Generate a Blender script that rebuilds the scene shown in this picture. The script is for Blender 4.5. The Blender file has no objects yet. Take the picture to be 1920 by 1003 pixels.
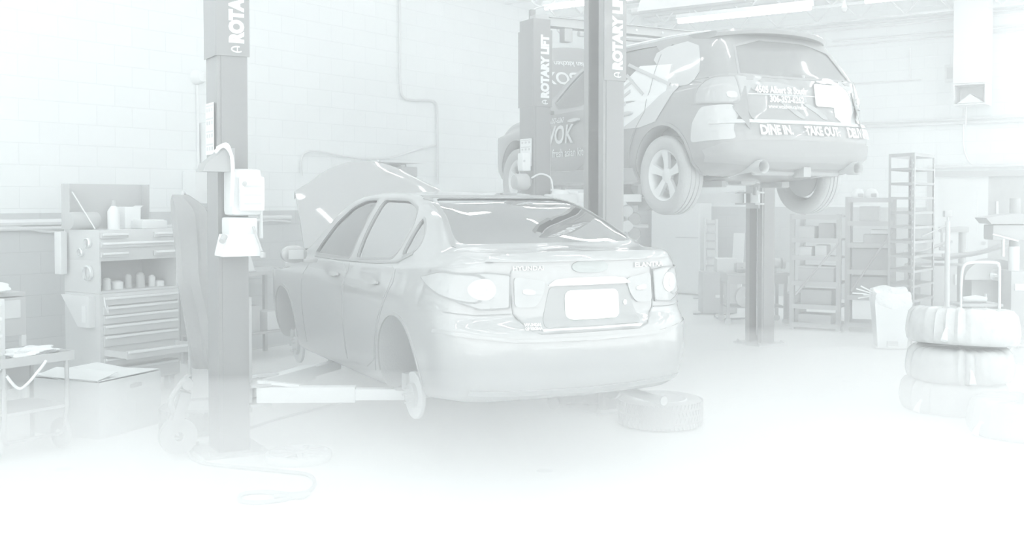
import bpy, bmesh, math, random
from mathutils import Vector, Matrix, geometry
from mathutils.bvhtree import BVHTree
R = math.radians
PI = math.pi
SC = bpy.context.scene
COL = SC.collection
random.seed(7)

# ------------------------------------------------------------------ camera, added fill light, exposure
AZ = R(34.8); F = 2000.0; PT = R(1.5); CY = 375 + F * math.tan(PT); CAMH = 1.68
cam_d = bpy.data.cameras.new('camera'); cam = bpy.data.objects.new('camera', cam_d); COL.objects.link(cam)
cam_d.sensor_width = 36; cam_d.lens = 36 * F / 1920; cam_d.shift_y = -(501.5 - CY) / 1920
cam_d.clip_start = .05; cam_d.clip_end = 200
cam.location = (0, 0, CAMH); cam.rotation_euler = (PI / 2 - PT, 0, AZ)
SC.camera = cam
SC.view_settings.view_transform = 'Standard'; SC.view_settings.look = 'None'
SC.view_settings.gamma = 1; SC.view_settings.use_curve_mapping = False
SC.view_settings.exposure = 0.27
W = bpy.data.worlds.new('fill_surround'); SC.world = W; W.use_nodes = True  # even white surround, added as fill through the open sides
WORLD_STRENGTH = 2.1
W.node_tree.nodes['Background'].inputs[0].default_value = (.972, 1.0, 1.0, 1)
W.node_tree.nodes['Background'].inputs[1].default_value = WORLD_STRENGTH
try:
    SC.cycles.volume_bounces = 2; SC.cycles.max_bounces = 8; SC.cycles.diffuse_bounces = 5
    SC.cycles.transparent_max_bounces = 16; SC.cycles.volume_max_steps = 64; SC.cycles.use_light_tree = False
except Exception: pass

# ------------------------------------------------------------------ pixel helpers (where a thing stands in the room)
ca, sa = math.cos(AZ), math.sin(AZ)
def ray(px, py):
    u = (px - 960) / F; s = (CY - py) / F
    y = math.cos(PT) + s * math.sin(PT); z = -math.sin(PT) + s * math.cos(PT)
    return Vector((u * ca - y * sa, u * sa + y * ca, z)), y
def G(px, py, z=0.0):
    d, y = ray(px, py); t = (z - CAMH) / d.z
    return Vector((d.x * t, d.y * t, z))
def A(px, py, D):
    d, y = ray(px, py); t = D / y
    return Vector((d.x * t, d.y * t, CAMH + d.z * t))
def oX(px, py, X0):
    d, y = ray(px, py); t = X0 / d.x
    return Vector((X0, d.y * t, CAMH + d.z * t))
def oY(px, py, Y0):
    d, y = ray(px, py); t = Y0 / d.y
    return Vector((d.x * t, Y0, CAMH + d.z * t))
def P(cx, cy, z=0.0): return Vector((cx * ca - cy * sa, cx * sa + cy * ca, z))

# ------------------------------------------------------------------ materials; dark ones paled to carry the overall white wash
MC = {}
def mat(name, v, rough=.5, coat=0.0, metal=0.0, bump=0.0, bscale=40, var=0.0, vscale=3, spec=.5, coat_r=.04, alpha=None, coat_ior=1.5):
    if name in MC: return MC[name]
    if not isinstance(v, tuple): v = (v * .965, v * .995, v)
    m = bpy.data.materials.new(name); m.use_nodes = True; nt = m.node_tree
    b = nt.nodes['Principled BSDF']
    b.inputs['Base Color'].default_value = (*v, 1); b.inputs['Roughness'].default_value = rough
    b.inputs['Metallic'].default_value = metal; b.inputs['Coat Weight'].default_value = coat
    b.inputs['Coat Roughness'].default_value = coat_r; b.inputs['Coat IOR'].default_value = coat_ior; b.inputs['Specular IOR Level'].default_value = spec
    tc = nt.nodes.new('ShaderNodeTexCoord')
    nz = nt.nodes.new('ShaderNodeTexNoise'); nz.inputs['Scale'].default_value = vscale; nz.inputs['Detail'].default_value = 5
    nt.links.new(tc.outputs['Object'], nz.inputs['Vector'])
    mx = nt.nodes.new('ShaderNodeMix'); mx.data_type = 'RGBA'
    vv = var if var else .03
    mx.inputs[6].default_value = (*[c * (1 - vv) for c in v], 1); mx.inputs[7].default_value = (*[min(1, c * (1 + vv)) for c in v], 1)
    nt.links.new(nz.outputs['Fac'], mx.inputs[0]); nt.links.new(mx.outputs[2], b.inputs['Base Color'])
    if bump:
        n2 = nt.nodes.new('ShaderNodeTexNoise'); n2.inputs['Scale'].default_value = bscale; n2.inputs['Detail'].default_value = 4
        nt.links.new(tc.outputs['Object'], n2.inputs['Vector'])
        bp = nt.nodes.new('ShaderNodeBump'); bp.inputs['Strength'].default_value = bump; bp.inputs['Distance'].default_value = .02
        nt.links.new(n2.outputs['Fac'], bp.inputs['Height']); nt.links.new(bp.outputs[0], b.inputs['Normal'])
    if alpha is not None: b.inputs['Alpha'].default_value = alpha
    MC[name] = m; return m
def glassmat(name, tint, gloss=.06, rough=.02):
    m = bpy.data.materials.new(name); m.use_nodes = True; nt = m.node_tree; nt.nodes.remove(nt.nodes['Principled BSDF'])
    out = nt.nodes['Material Output']
    t = nt.nodes.new('ShaderNodeBsdfTransparent'); t.inputs[0].default_value = (tint * .96, tint, tint, 1)
    g = nt.nodes.new('ShaderNodeBsdfGlossy'); g.inputs['Roughness'].default_value = rough; g.inputs[0].default_value = (1, 1, 1, 1)
    fr = nt.nodes.new('ShaderNodeFresnel'); fr.inputs[0].default_value = 1.5
    ad = nt.nodes.new('ShaderNodeMath'); ad.operation = 'ADD'; ad.inputs[1].default_value = gloss
    mx = nt.nodes.new('ShaderNodeMixShader')
    nt.links.new(fr.outputs[0], ad.inputs[0]); nt.links.new(ad.outputs[0], mx.inputs[0])
    nt.links.new(t.outputs[0], mx.inputs[1]); nt.links.new(g.outputs[0], mx.inputs[2]); nt.links.new(mx.outputs[0], out.inputs[0])
    MC[name] = m; return m
def emis(name, s, c=(1, 1, 1)):
    m = bpy.data.materials.new(name); m.use_nodes = True; b = m.node_tree.nodes['Principled BSDF']
    b.inputs['Emission Color'].default_value = (*c, 1); b.inputs['Emission Strength'].default_value = s
    b.inputs['Base Color'].default_value = (.9, .9, .9, 1); return m

M_BLACK = mat('black_paint', .42, .45, var=.04)
M_POST = mat('lift_blue_paint', .285, .4, coat=.3, var=.03)
M_POSTD = mat('lift_groove', .28, .5)
M_STEELD = mat('dark_steel', .50, .5, var=.06)
M_STEEL = mat('grey_steel', .56, .45, var=.06)
M_ALU = mat('bright_alloy', .82, .3, coat=.6, var=.04)
M_GREY = mat('mid_grey', .63, .5)
M_LGREY = mat('light_grey', .76, .5, var=.04)
M_WHITE = mat('white_paint', .85, .5)
M_PAPER = mat('white_paper', .86, .8)
M_RUB = mat('tyre_rubber', .52, .85, bump=.3, bscale=60, var=.05)
M_RUB2 = mat('tyre_rubber_old', .54, .9, bump=.3, bscale=60, var=.05)
M_CAR = mat('black_car_paint', .42, .35, coat=1.0, coat_ior=2.1, var=.01, coat_r=.015)
M_SUV = mat('dark_wrap_vinyl', .32, .35, coat=.8, coat_ior=1.8, var=.02, coat_r=.03)
M_SUVL = mat('pale_wrap_vinyl', .60, .35, coat=.8, var=.02, coat_r=.03)
M_SUVW = mat('white_wrap_vinyl', .90, .35, coat=.6, var=.02, coat_r=.03)
M_SEAM = mat('seam_dark', .36, .8)
M_PLAS = mat('black_plastic', .48, .6, bump=.1, bscale=80)
M_CHROME = mat('chrome_trim', .9, .12, metal=.6, coat=1)
M_LENS = mat('lamp_lens', .50, .15, coat=1, var=.05, vscale=20, coat_r=.02)
M_LENSL = mat('lamp_lens_pale', .62, .15, coat=1, var=.05, vscale=25, coat_r=.02)
M_CLOTH = mat('black_cloth', .38, .95, bump=.6, bscale=9, var=.06)
M_RAG = mat('white_rag', .9, .95, bump=.8, bscale=20)
M_CARD = mat('cardboard', .80, .9, var=.03)
M_CHEST = mat('chest_enamel', .64, .4, coat=.4)
M_INT = mat('car_seat_cloth', .86, .9)
M_GLASS = glassmat('window_glass', .96, .42)
M_GLASSF = glassmat('front_door_glass', .88, .16)
M_GLASSD = glassmat('tinted_glass', .85, .2)
def plastic_film():
    m = bpy.data.materials.new('plastic_film'); m.use_nodes = True; nt = m.node_tree; b = nt.nodes['Principled BSDF']
    b.inputs['Base Color'].default_value = (.86, .88, .88, 1); b.inputs['Roughness'].default_value = .25
    b.inputs['Coat Weight'].default_value = .6
    nz = nt.nodes.new('ShaderNodeTexNoise'); nz.inputs['Scale'].default_value = 7; nz.inputs['Detail'].default_value = 6
    tc = nt.nodes.new('ShaderNodeTexCoord'); nt.links.new(tc.outputs['Object'], nz.inputs['Vector'])
    bp = nt.nodes.new('ShaderNodeBump'); bp.inputs['Strength'].default_value = .5; bp.inputs['Distance'].default_value = .03
    nt.links.new(nz.outputs['Fac'], bp.inputs['Height']); nt.links.new(bp.outputs[0], b.inputs['Normal'])
    rp = nt.nodes.new('ShaderNodeMapRange'); rp.inputs['To Min'].default_value = .45; rp.inputs['To Max'].default_value = .85
    nt.links.new(nz.outputs['Fac'], rp.inputs[0]); nt.links.new(rp.outputs[0], b.inputs['Alpha'])
    return m
M_FILM = plastic_film()

# ------------------------------------------------------------------ object helpers
def props(o, label=None, cat=None, group=None, kind=None, category=None):
    cat = cat or category
    if label: o['label'] = label
    if cat: o['category'] = cat
    if group: o['group'] = group
    if kind: o['kind'] = kind
    return o
def T(name, label, cat, loc=(0, 0, 0), rz=0.0, group=None):
    o = bpy.data.objects.new(name, None); COL.objects.link(o); o.location = loc; o.rotation_euler = (0, 0, rz)
    o.empty_display_size = .1
    return props(o, label, cat, group)
def copy_tree(o, parent=None):
    c = o.copy(); COL.objects.link(c); c.parent = parent
    for ch in [x for x in bpy.data.objects if x.parent == o]: copy_tree(ch, c)
    return c
def dup(o, loc, rz=None, label=None):
    c = copy_tree(o); c.location = loc
    if rz is not None: c.rotation_euler = (0, 0, rz)
    if label: c['label'] = label
    return c
RJ = random.Random(11)
class MB:
    def __init__(s): s.v = []; s.f = []
    def add(s, vs, fs):
        n = len(s.v); s.v += [tuple(v) for v in vs]; s.f += [tuple(i + n for i in f) for f in fs]; return s
    def box(s, c, d, rz=0.0, ry=0.0, rx=0.0, bev=0.0):
        hx, hy, hz = d[0] / 2, d[1] / 2, d[2] / 2
        hx -= RJ.uniform(.0001, .0005); hy -= RJ.uniform(.0001, .0005); hz -= RJ.uniform(.0001, .0005)   # no two faces share a plane
        M = Matrix.Rotation(rz, 4, 'Z') @ Matrix.Rotation(ry, 4, 'Y') @ Matrix.Rotation(rx, 4, 'X'); C = Vector(c)
        if bev <= 0:
            vs = [C + M @ Vector((x, y, z)) for x in (-hx, hx) for y in (-hy, hy) for z in (-hz, hz)]
            return s.add(vs, [(0, 1, 3, 2), (4, 6, 7, 5), (0, 4, 5, 1), (2, 3, 7, 6), (0, 2, 6, 4), (1, 5, 7, 3)])
        b = min(bev, hx * .9, hy * .9, hz * .9)
        bm = bmesh.new(); bmesh.ops.create_cube(bm, size=1)
        for v in bm.verts: v.co = Vector((v.co.x * d[0], v.co.y * d[1], v.co.z * d[2]))
        bmesh.ops.bevel(bm, geom=bm.edges[:], offset=b, segments=2, affect='EDGES', profile=.6)
        bm.verts.index_update()
        s.add([C + M @ v.co for v in bm.verts], [tuple(v.index for v in f.verts) for f in bm.faces]); bm.free(); return s
    def bx(s, x0, x1, y0, y1, z0, z1, bev=0.0):
        return s.box(((x0 + x1) / 2, (y0 + y1) / 2, (z0 + z1) / 2), (abs(x1 - x0), abs(y1 - y0), abs(z1 - z0)), bev=bev)
    def tube(s, pts, r, n=8, caps=True, rs=None):
        pts = [Vector(p) for p in pts]; k = len(pts); N = None; rings = []
        for i, p in enumerate(pts):
            t = (pts[min(i + 1, k - 1)] - pts[max(i - 1, 0)])
            t = t.normalized() if t.length > 1e-9 else Vector((0, 0, 1))
            if N is None:
                up = Vector((0, 0, 1)) if abs(t.z) < .95 else Vector((1, 0, 0)); N = (up - t * up.dot(t)).normalized()
            else:
                N = N - t * N.dot(t); N = N.normalized() if N.length > 1e-6 else t.orthogonal().normalized()
            B = t.cross(N); rr = rs[i] if rs else r
            rings.append([p + (N * math.cos(2 * PI * j / n) + B * math.sin(2 * PI * j / n)) * rr for j in range(n)])
        vs = [v for g in rings for v in g]
        fs = [(i * n + j, i * n + (j + 1) % n, (i + 1) * n + (j + 1) % n, (i + 1) * n + j) for i in range(k - 1) for j in range(n)]
        if caps: fs += [tuple(range(n))[::-1], tuple((k - 1) * n + j for j in range(n))]
        return s.add(vs, fs)
    def lathe(s, prof, c=(0, 0, 0), axis='Z', n=32, closed=False):
        vs = []; k = len(prof)
        for (r, h) in prof:
            for j in range(n):
                a = 2 * PI * j / n; x, y = r * math.cos(a), r * math.sin(a)
                q = {'Z': (x, y, h), 'Y': (x, h, y), 'X': (h, x, y)}[axis]
                vs.append((q[0] + c[0], q[1] + c[1], q[2] + c[2]))
        fs = []
        for i in range(k if closed else k - 1):
            i2 = (i + 1) % k
            for j in range(n): fs.append((i * n + j, i * n + (j + 1) % n, i2 * n + (j + 1) % n, i2 * n + j))
        return s.add(vs, fs)
    def prism(s, poly, h0, h1, axis='Z'):
        k = len(poly)
        def q(a, b, h): return {'Z': (a, b, h), 'Y': (a, h, b), 'X': (h, a, b)}[axis]
        vs = [q(a, b, h0) for a, b in poly] + [q(a, b, h1) for a, b in poly]
        tri = geometry.tessellate_polygon([[Vector((a, b, 0)) for a, b in poly]])
        fs = [tuple(t) for t in tri] + [tuple(i + k for i in t)[::-1] for t in tri]
        fs += [(i, (i + 1) % k, k + (i + 1) % k, k + i) for i in range(k)]
        return s.add(vs, fs)
    def build(s, name, m, parent=None, smooth=None, **kw):
        me = bpy.data.meshes.new(name); me.from_pydata(s.v, [], s.f); me.validate()
        bm = bmesh.new(); bm.from_mesh(me); bmesh.ops.recalc_face_normals(bm, faces=bm.faces[:]); bm.to_mesh(me); bm.free()
        for p in me.polygons: p.use_smooth = True
        me.set_sharp_from_angle(angle=R(40 if smooth is None else smooth))
        for mm in (m if isinstance(m, (list, tuple)) else [m]): me.materials.append(mm)
        o = bpy.data.objects.new(name, me); COL.objects.link(o); o.parent = parent
        return props(o, **kw)
def smooth_path(pts, n=6):
    pts = [Vector(p) for p in pts]; out = []
    for i in range(len(pts) - 1):
        p0 = pts[max(i - 1, 0)]; p1 = pts[i]; p2 = pts[i + 1]; p3 = pts[min(i + 2, len(pts) - 1)]
        for j in range(n):
            t = j / n
            out.append(.5 * ((2 * p1) + (p2 - p0) * t + (2 * p0 - 5 * p1 + 4 * p2 - p3) * t * t + (3 * p1 - p0 - 3 * p2 + p3) * t ** 3))
    out.append(pts[-1]); return out
def rrect(x0, x1, z0, z1, r=.012, n=3):
    out = []
    for cx, cz, a0 in ((x1 - r, z1 - r, 0), (x0 + r, z1 - r, 90), (x0 + r, z0 + r, 180), (x1 - r, z0 + r, 270)):
        out += [(cx + r * math.cos(R(a0 + 90 * i / n)), cz + r * math.sin(R(a0 + 90 * i / n))) for i in range(n + 1)]
    return out
def rc(poly, r=.03, n=3):
    out = []; k = len(poly)
    for i in range(k):
        p = Vector(poly[i]); a = Vector(poly[i - 1]) - p; b = Vector(poly[(i + 1) % k]) - p
        ra = min(r, a.length * .45); rb = min(r, b.length * .45); A_ = p + a.normalized() * ra; B_ = p + b.normalized() * rb
        out += [tuple((1 - t) ** 2 * A_ + 2 * t * (1 - t) * p + t * t * B_) for t in [j / n for j in range(n + 1)]]
    return out
def chaikin(poly, k=2):
    for _ in range(k):
        q = []
        for i in range(len(poly)):
            a = poly[i]; b = poly[(i + 1) % len(poly)]
            q += [(a[0] * .75 + b[0] * .25, a[1] * .75 + b[1] * .25), (a[0] * .25 + b[0] * .75, a[1] * .25 + b[1] * .75)]
        poly = q
    return poly
def txt2d(s, size=1.0, bold=.0, sx=1.0, align='CENTER', spacing=1.0):
    cu = bpy.data.curves.new('t', 'FONT'); cu.body = s; cu.size = size; cu.offset = bold; cu.align_x = align; cu.align_y = 'CENTER'
    cu.space_character = spacing; cu.resolution_u = 3
    o = bpy.data.objects.new('t', cu); COL.objects.link(o); dg = bpy.context.evaluated_depsgraph_get(); dg.update()
    me = bpy.data.meshes.new_from_object(o.evaluated_get(dg)); vs = [(v.co.x * sx, v.co.y) for v in me.vertices]
    fs = [tuple(p.vertices) for p in me.polygons]
    bpy.data.objects.remove(o); bpy.data.curves.remove(cu); bpy.data.meshes.remove(me)
    return vs, fs
def text_on(name, s, m, parent, org, u, v, size, bold=0.0, sx=1.0, th=.002, **kw):
    """lettering on a flat face: origin, text direction u, up direction v"""
    vs, fs = txt2d(s, size, bold, sx); u = Vector(u).normalized(); v = Vector(v).normalized(); n = u.cross(v)
    b = MB(); O = Vector(org)
    k = len(vs)
    b.add([O + u * a + v * c + n * th for a, c in vs], fs)
    return b.build(name, m, parent, **kw)

# ------------------------------------------------------------------ conforming panels on a curved body
AXD = {'L': (Vector((0, -1, 0)), lambda a, b: Vector((a, 3, b))), 'R': (Vector((0, 1, 0)), lambda a, b: Vector((a, -3, b))),
       'B': (Vector((1, 0, 0)), lambda a, b: Vector((-3, a, b))), 'F': (Vector((-1, 0, 0)), lambda a, b: Vector((9, a, b))),
       'T': (Vector((0, 0, -1)), lambda a, b: Vector((a, b, 5)))}
def cast(bvh, axis, a, b, off):
    d, f = AXD[axis]; o = f(a, b); hit, nrm, idx, dist = bvh.ray_cast(o, d)
    if hit is None:
        hit, nrm, idx, dist = bvh.find_nearest(o + d * 2.2)
    if nrm.dot(d) > 0: nrm = -nrm
    return hit + nrm * off, nrm
def patch(name, polys, axis, bvh, off, th, m, parent, cell=.05, **kw):
    """polygon outline laid over the body surface, thickness inward"""
    if not isinstance(polys[0][0], (tuple, list)): polys = [polys]
    b = MB()
    for poly in polys:
        bm = bmesh.new(); tri = geometry.tessellate_polygon([[Vector((p[0], p[1], 0)) for p in poly]])
        vs = [bm.verts.new((p[0], p[1], 0)) for p in poly]
        for t in tri:
            try: bm.faces.new([vs[i] for i in t])
            except Exception: pass
        for ax in (0, 1):
            lo = min(p[ax] for p in poly); hi = max(p[ax] for p in poly); n = int((hi - lo) / cell)
            for i in range(1, n + 1):
                c = lo + (hi - lo) * i / (n + 1); co = Vector((c, 0, 0)) if ax == 0 else Vector((0, c, 0)); no = Vector((1, 0, 0)) if ax == 0 else Vector((0, 1, 0))
                bmesh.ops.bisect_plane(bm, geom=bm.verts[:] + bm.edges[:] + bm.faces[:], plane_co=co, plane_no=no, dist=1e-5)
        bm.verts.index_update(); bm.verts.ensure_lookup_table()
        top = []; bot = []
        for v in bm.verts:
            p, nn = cast(bvh, axis, v.co.x, v.co.y, off); top.append(p); bot.append(p - nn * th)
        k = len(top); fs = [tuple(v.index for v in f.verts) for f in bm.faces]
        side = [(e.verts[0].index, e.verts[1].index, e.verts[1].index + k, e.verts[0].index + k) for e in bm.edges if len(e.link_faces) == 1]
        b.add(top + bot, fs + [tuple(i + k for i in f)[::-1] for f in fs] + side); bm.free()
    return b.build(name, m, parent, **kw)
def ribbon_poly(line, w, closed=False):
    """quads of a strip of width w along a 2-D line"""
    pts = list(line) + ([line[0]] if closed else []); out = []
    for i in range(len(pts) - 1):
        a = Vector(pts[i]); c = Vector(pts[i + 1]); d = (c - a)
        if d.length < 1e-6: continue
        d.normalize(); n = Vector((-d.y, d.x)) * w / 2; e = d * w * .3
        out.append([tuple(a - e - n), tuple(c + e - n), tuple(c + e + n), tuple(a - e + n)])
    return out
def text_patch(name, s, axis, org, bvh, size, m, parent, off=.004, bold=0.0, sx=1.0, flip=False, rot=0.0, shear=0.0, **kw):
    vs, fs = txt2d(s, size, bold, sx); pts = []
    for a, c in vs:
        a += shear * c
        a, c = a * math.cos(rot) - c * math.sin(rot), a * math.sin(rot) + c * math.cos(rot)
        if axis in 'LB': a = -a     # the reader looks from outside
        p, nn = cast(bvh, axis, org[0] + a, org[1] + c, off); pts.append(p)
    b = MB(); b.add(pts, fs); return b.build(name, m, parent, **kw)
def bool_cut(o, cutters):
    for c in cutters: c.parent = o.parent
    for c in cutters:
        md = o.modifiers.new('c', 'BOOLEAN'); md.object = c; md.operation = 'DIFFERENCE'; md.solver = 'EXACT'; md.material_mode = 'TRANSFER'
    dg = bpy.context.evaluated_depsgraph_get(); dg.update()
    me = bpy.data.meshes.new_from_object(o.evaluated_get(dg)); old = o.data; o.modifiers.clear(); o.data = me
    bpy.data.meshes.remove(old)
    for c in cutters: bpy.data.objects.remove(c)
    for p in me.polygons: p.use_smooth = True
    me.set_sharp_from_angle(angle=R(32))

# ------------------------------------------------------------------ the setting
WX, FY, CZ = -9.2, 18.0, 5.0
def wall_mat(name, axis_u):
    m = bpy.data.materials.new(name); m.use_nodes = True; nt = m.node_tree; b = nt.nodes['Principled BSDF']; L = nt.links
    tc = nt.nodes.new('ShaderNodeTexCoord'); sp = nt.nodes.new('ShaderNodeSeparateXYZ'); L.new(tc.outputs['Object'], sp.inputs[0])
    cb = nt.nodes.new('ShaderNodeCombineXYZ'); L.new(sp.outputs[axis_u], cb.inputs[0]); L.new(sp.outputs[2], cb.inputs[1])
    br = nt.nodes.new('ShaderNodeTexBrick'); br.inputs['Scale'].default_value = 1; br.inputs['Brick Width'].default_value = .4
    br.inputs['Row Height'].default_value = .2; br.inputs['Mortar Size'].default_value = .006; br.inputs['Mortar Smooth'].default_value = .5
    br.inputs['Color1'].default_value = (1, 1, 1, 1); br.inputs['Color2'].default_value = (.985, .985, .985, 1); br.inputs['Mortar'].default_value = (.915, .92, .92, 1)
    L.new(cb.outputs[0], br.inputs['Vector'])
    gt = nt.nodes.new('ShaderNodeMath'); gt.operation = 'GREATER_THAN'; gt.inputs[1].default_value = 1.56; L.new(sp.outputs[2], gt.inputs[0])
    mx = nt.nodes.new('ShaderNodeMix'); mx.data_type = 'RGBA'; mx.inputs[6].default_value = (.55, .575, .58, 1); mx.inputs[7].default_value = (.865, .90, .905, 1)
    L.new(gt.outputs[0], mx.inputs[0])
    mu = nt.nodes.new('ShaderNodeMix'); mu.data_type = 'RGBA'; mu.blend_type = 'MULTIPLY'; mu.inputs[0].default_value = 1
    L.new(mx.outputs[2], mu.inputs[6]); L.new(br.outputs['Color'], mu.inputs[7]); L.new(mu.outputs[2], b.inputs['Base Color'])
    nz = nt.nodes.new('ShaderNodeTexNoise'); nz.inputs['Scale'].default_value = 30; L.new(tc.outputs['Object'], nz.inputs['Vector'])
    ad = nt.nodes.new('ShaderNodeMath'); ad.operation = 'MULTIPLY_ADD'; ad.inputs[1].default_value = -.8; L.new(br.outputs['Fac'], ad.inputs[0]); 
    m2 = nt.nodes.new('ShaderNodeMath'); m2.operation = 'MULTIPLY'; m2.inputs[1].default_value = .12; L.new(nz.outputs['Fac'], m2.inputs[0]); L.new(m2.outputs[0], ad.inputs[2])
    bp = nt.nodes.new('ShaderNodeBump'); bp.inputs['Strength'].default_value = .3; bp.inputs['Distance'].default_value = .01
    L.new(ad.outputs[0], bp.inputs['Height']); L.new(bp.outputs[0], b.inputs['Normal']); b.inputs['Roughness'].default_value = .75
    return m
def struct(name, b, m): return b.build(name, m, None, kind='structure')
struct('wall_left', MB().bx(WX - .3, WX, -4, FY + .3, 0, CZ), wall_mat('painted_block_left', 1))
DX0, DX1, DZ = -4.24, -2.55, 2.05      # door opening in the far wall
struct('wall_far', MB().bx(WX, DX0, FY, FY + .3, 0, CZ).bx(DX1, 4.0, FY, FY + .3, 0, CZ).bx(DX0, DX1, FY, FY + .3, DZ, CZ), wall_mat('painted_block_far', 0))
def floor_mat():
    m = bpy.data.materials.new('sealed_concrete'); m.use_nodes = True; nt = m.node_tree; b = nt.nodes['Principled BSDF']; L = nt.links
    tc = nt.nodes.new('ShaderNodeTexCoord')
    n = nt.nodes.new('ShaderNodeTexNoise'); n.inputs['Scale'].default_value = .6; n.inputs['Detail'].default_value = 8; L.new(tc.outputs['Object'], n.inputs['Vector'])
    cr = nt.nodes.new('ShaderNodeValToRGB'); cr.color_ramp.elements[0].color = (.92, .945, .945, 1); cr.color_ramp.elements[1].color = (.965, .98, .98, 1)
    cr.color_ramp.elements[0].position = .3; cr.color_ramp.elements[1].position = .6
    L.new(n.outputs['Fac'], cr.inputs[0]); L.new(cr.outputs[0], b.inputs['Base Color']); b.inputs['Roughness'].default_value = .35
    b.inputs['Specular IOR Level'].default_value = .35
    return m
struct('floor', MB().bx(WX - .3, 6, -4, FY + .3, -.2, 0), floor_mat())
struct('ceiling', MB().bx(WX - .3, 6, -4, FY + .3, CZ, CZ + .15), mat('ceiling_deck', .84, .8))
# ------------------------------------------------------------------ car bodies
def table_fn(tab):
    xs = [r[0] for r in tab]
    def f(s):
        s = max(xs[0], min(xs[-1], s)); i = max(j for j in range(len(xs) - 1) if xs[j] <= s + 1e-9)
        h = xs[i + 1] - xs[i]; t = (s - xs[i]) / h; out = []
        for c in range(1, len(tab[0])):
            p1, p2 = tab[i][c], tab[i + 1][c]
            def slope(k):
                if k <= 0 or k >= len(xs) - 1: return 0 if len(xs) < 3 else ((tab[min(k + 1, len(xs) - 1)][c] - tab[max(k - 1, 0)][c]) / (xs[min(k + 1, len(xs) - 1)] - xs[max(k - 1, 0)]))
                d0 = (tab[k][c] - tab[k - 1][c]) / (xs[k] - xs[k - 1]); d1 = (tab[k + 1][c] - tab[k][c]) / (xs[k + 1] - xs[k])
                return 0 if d0 * d1 <= 0 else 2 * d0 * d1 / (d0 + d1)
            m1, m2 = slope(i) * h, slope(i + 1) * h
            out.append((2 * t ** 3 - 3 * t * t + 1) * p1 + (t ** 3 - 2 * t * t + t) * m1 + (-2 * t ** 3 + 3 * t * t) * p2 + (t ** 3 - t * t) * m2)
        return out
    return f
M_LINER = mat('pale_cabin_lining', .88, .9)
class Body:
    def __init__(s, tab, xr, xf, fade_r, fade_f, midz=(.55, .72)):
        s.f = table_fn(tab); s.L = tab[-1][0]; s.xr, s.xf, s.fr, s.ff = xr, xf, fade_r, fade_f; s.midz = midz
    def half(s, x, inset=0.0, floor=None):
        zb, Wr, Wm, Zs, Ws, Zr, Wg = s.f(x)
        m0, m1 = s.midz
        pts = [(0, zb), (Wr * .55, zb), (Wr - .08, zb + .005), (Wr, zb + .07), (Wm - .01, m0 - .08), (Wm, (m0 + m1) / 2), (Wm - .008, m1 + .08),
               (Ws + .012, Zs - .05), (Ws, Zs), (Ws - .03, Zs + .03 + (Zr - Zs) * .02)]
        a = pts[-1]; b = (Wg + .03, Zs + (Zr - Zs) * .86)
        for t in (.35, .7): pts.append((a[0] + (b[0] - a[0]) * t + .018 * min(1, (Zr - Zs) / .3), a[1] + (b[1] - a[1]) * t))
        pts += [b, (Wg - .05, Zs + (Zr - Zs) * .965), (Wg * .55, Zr - .012), (0, Zr)]
        return pts
    def warp(s, st, y, z):
        x = st
        if st < s.fr: x += s.xr(abs(y), z) * (1 - st / s.fr)
        if st > s.L - s.ff: x -= s.xf(abs(y), z) * (1 - (s.L - st) / s.ff)
        return x
    def outer(s, n=64):
        b = MB(); ends = [0, .012, .035, .07]; st = ends + [.07 + (s.L - .14) * i / (n - 1) for i in range(1, n - 1)] + [s.L - e for e in ends[::-1]]
        rings = []
        for x in st:
            h = s.half(x); h = [(p.x, p.y) for p in smooth_path([(a, c, 0) for a, c in h], 4)]
            e = min(x, s.L - x); k = 1 - .075 * max(0, 1 - e / .07) ** 2
            zc = (h[0][1] + h[-1][1]) / 2
            ring = [(y * k, zc + (z - zc) * k) for y, z in h] + [(-y * k, zc + (z - zc) * k) for y, z in h[-2:0:-1]]
            rings.append((x, ring))
        N = len(rings[0][1])
        def cap(x, ring):
            zc = sum(p[1] for p in ring) / N; out = []
            for k in (.93, .8, .6, .4, .2, .02): out.append((x, [(y * k, zc + (z - zc) * k) for y, z in ring]))
            return out
        rings = cap(*rings[0])[::-1] + rings + cap(*rings[-1])
        vs = [(s.warp(x, y, z), y, z) for x, r in rings for y, z in r]
        fs = [(i * N + j, i * N + (j + 1) % N, (i + 1) * N + (j + 1) % N, (i + 1) * N + j) for i in range(len(rings) - 1) for j in range(N)]
        fs += [tuple(range(N))[::-1], tuple((len(rings) - 1) * N + j for j in range(N))]
        return b.add(vs, fs)
    def cavity(s, x0, x1, zf, inset, n=30):
        b = MB(); rings = []
        for i in range(n):
            x = x0 + (x1 - x0) * i / (n - 1); zb, Wr, Wm, Zs, Ws, Zr, Wg = s.f(x)
            top = max(Zr - inset, zf + .06)
            h = [(0, zf), (Ws - .16, zf), (Ws - .13, min(zf + .05, top - .02)), (Ws - .11, min(Zs, top - .01)), ((Ws + Wg) / 2 - inset, min((Zs + Zr) / 2, top - .005)), (Wg - inset * .6, top - (Zr - Zs) * .12 * (top > Zs)), (Wg * .5, top), (0, top + .0)]
            rings.append((x, h + [(-y, z) for y, z in h[-2:0:-1]]))
        N = len(rings[0][1])
        vs = [(s.warp(x, y, z), y, z) for x, r in rings for y, z in r]
        fs = [(i * N + j, i * N + (j + 1) % N, (i + 1) * N + (j + 1) % N, (i + 1) * N + j) for i in range(n - 1) for j in range(N)]
        fs += [tuple(range(N))[::-1], tuple((n - 1) * N + j for j in range(N))]
        return b.add(vs, fs).build('cutter', M_LINER)
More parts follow.
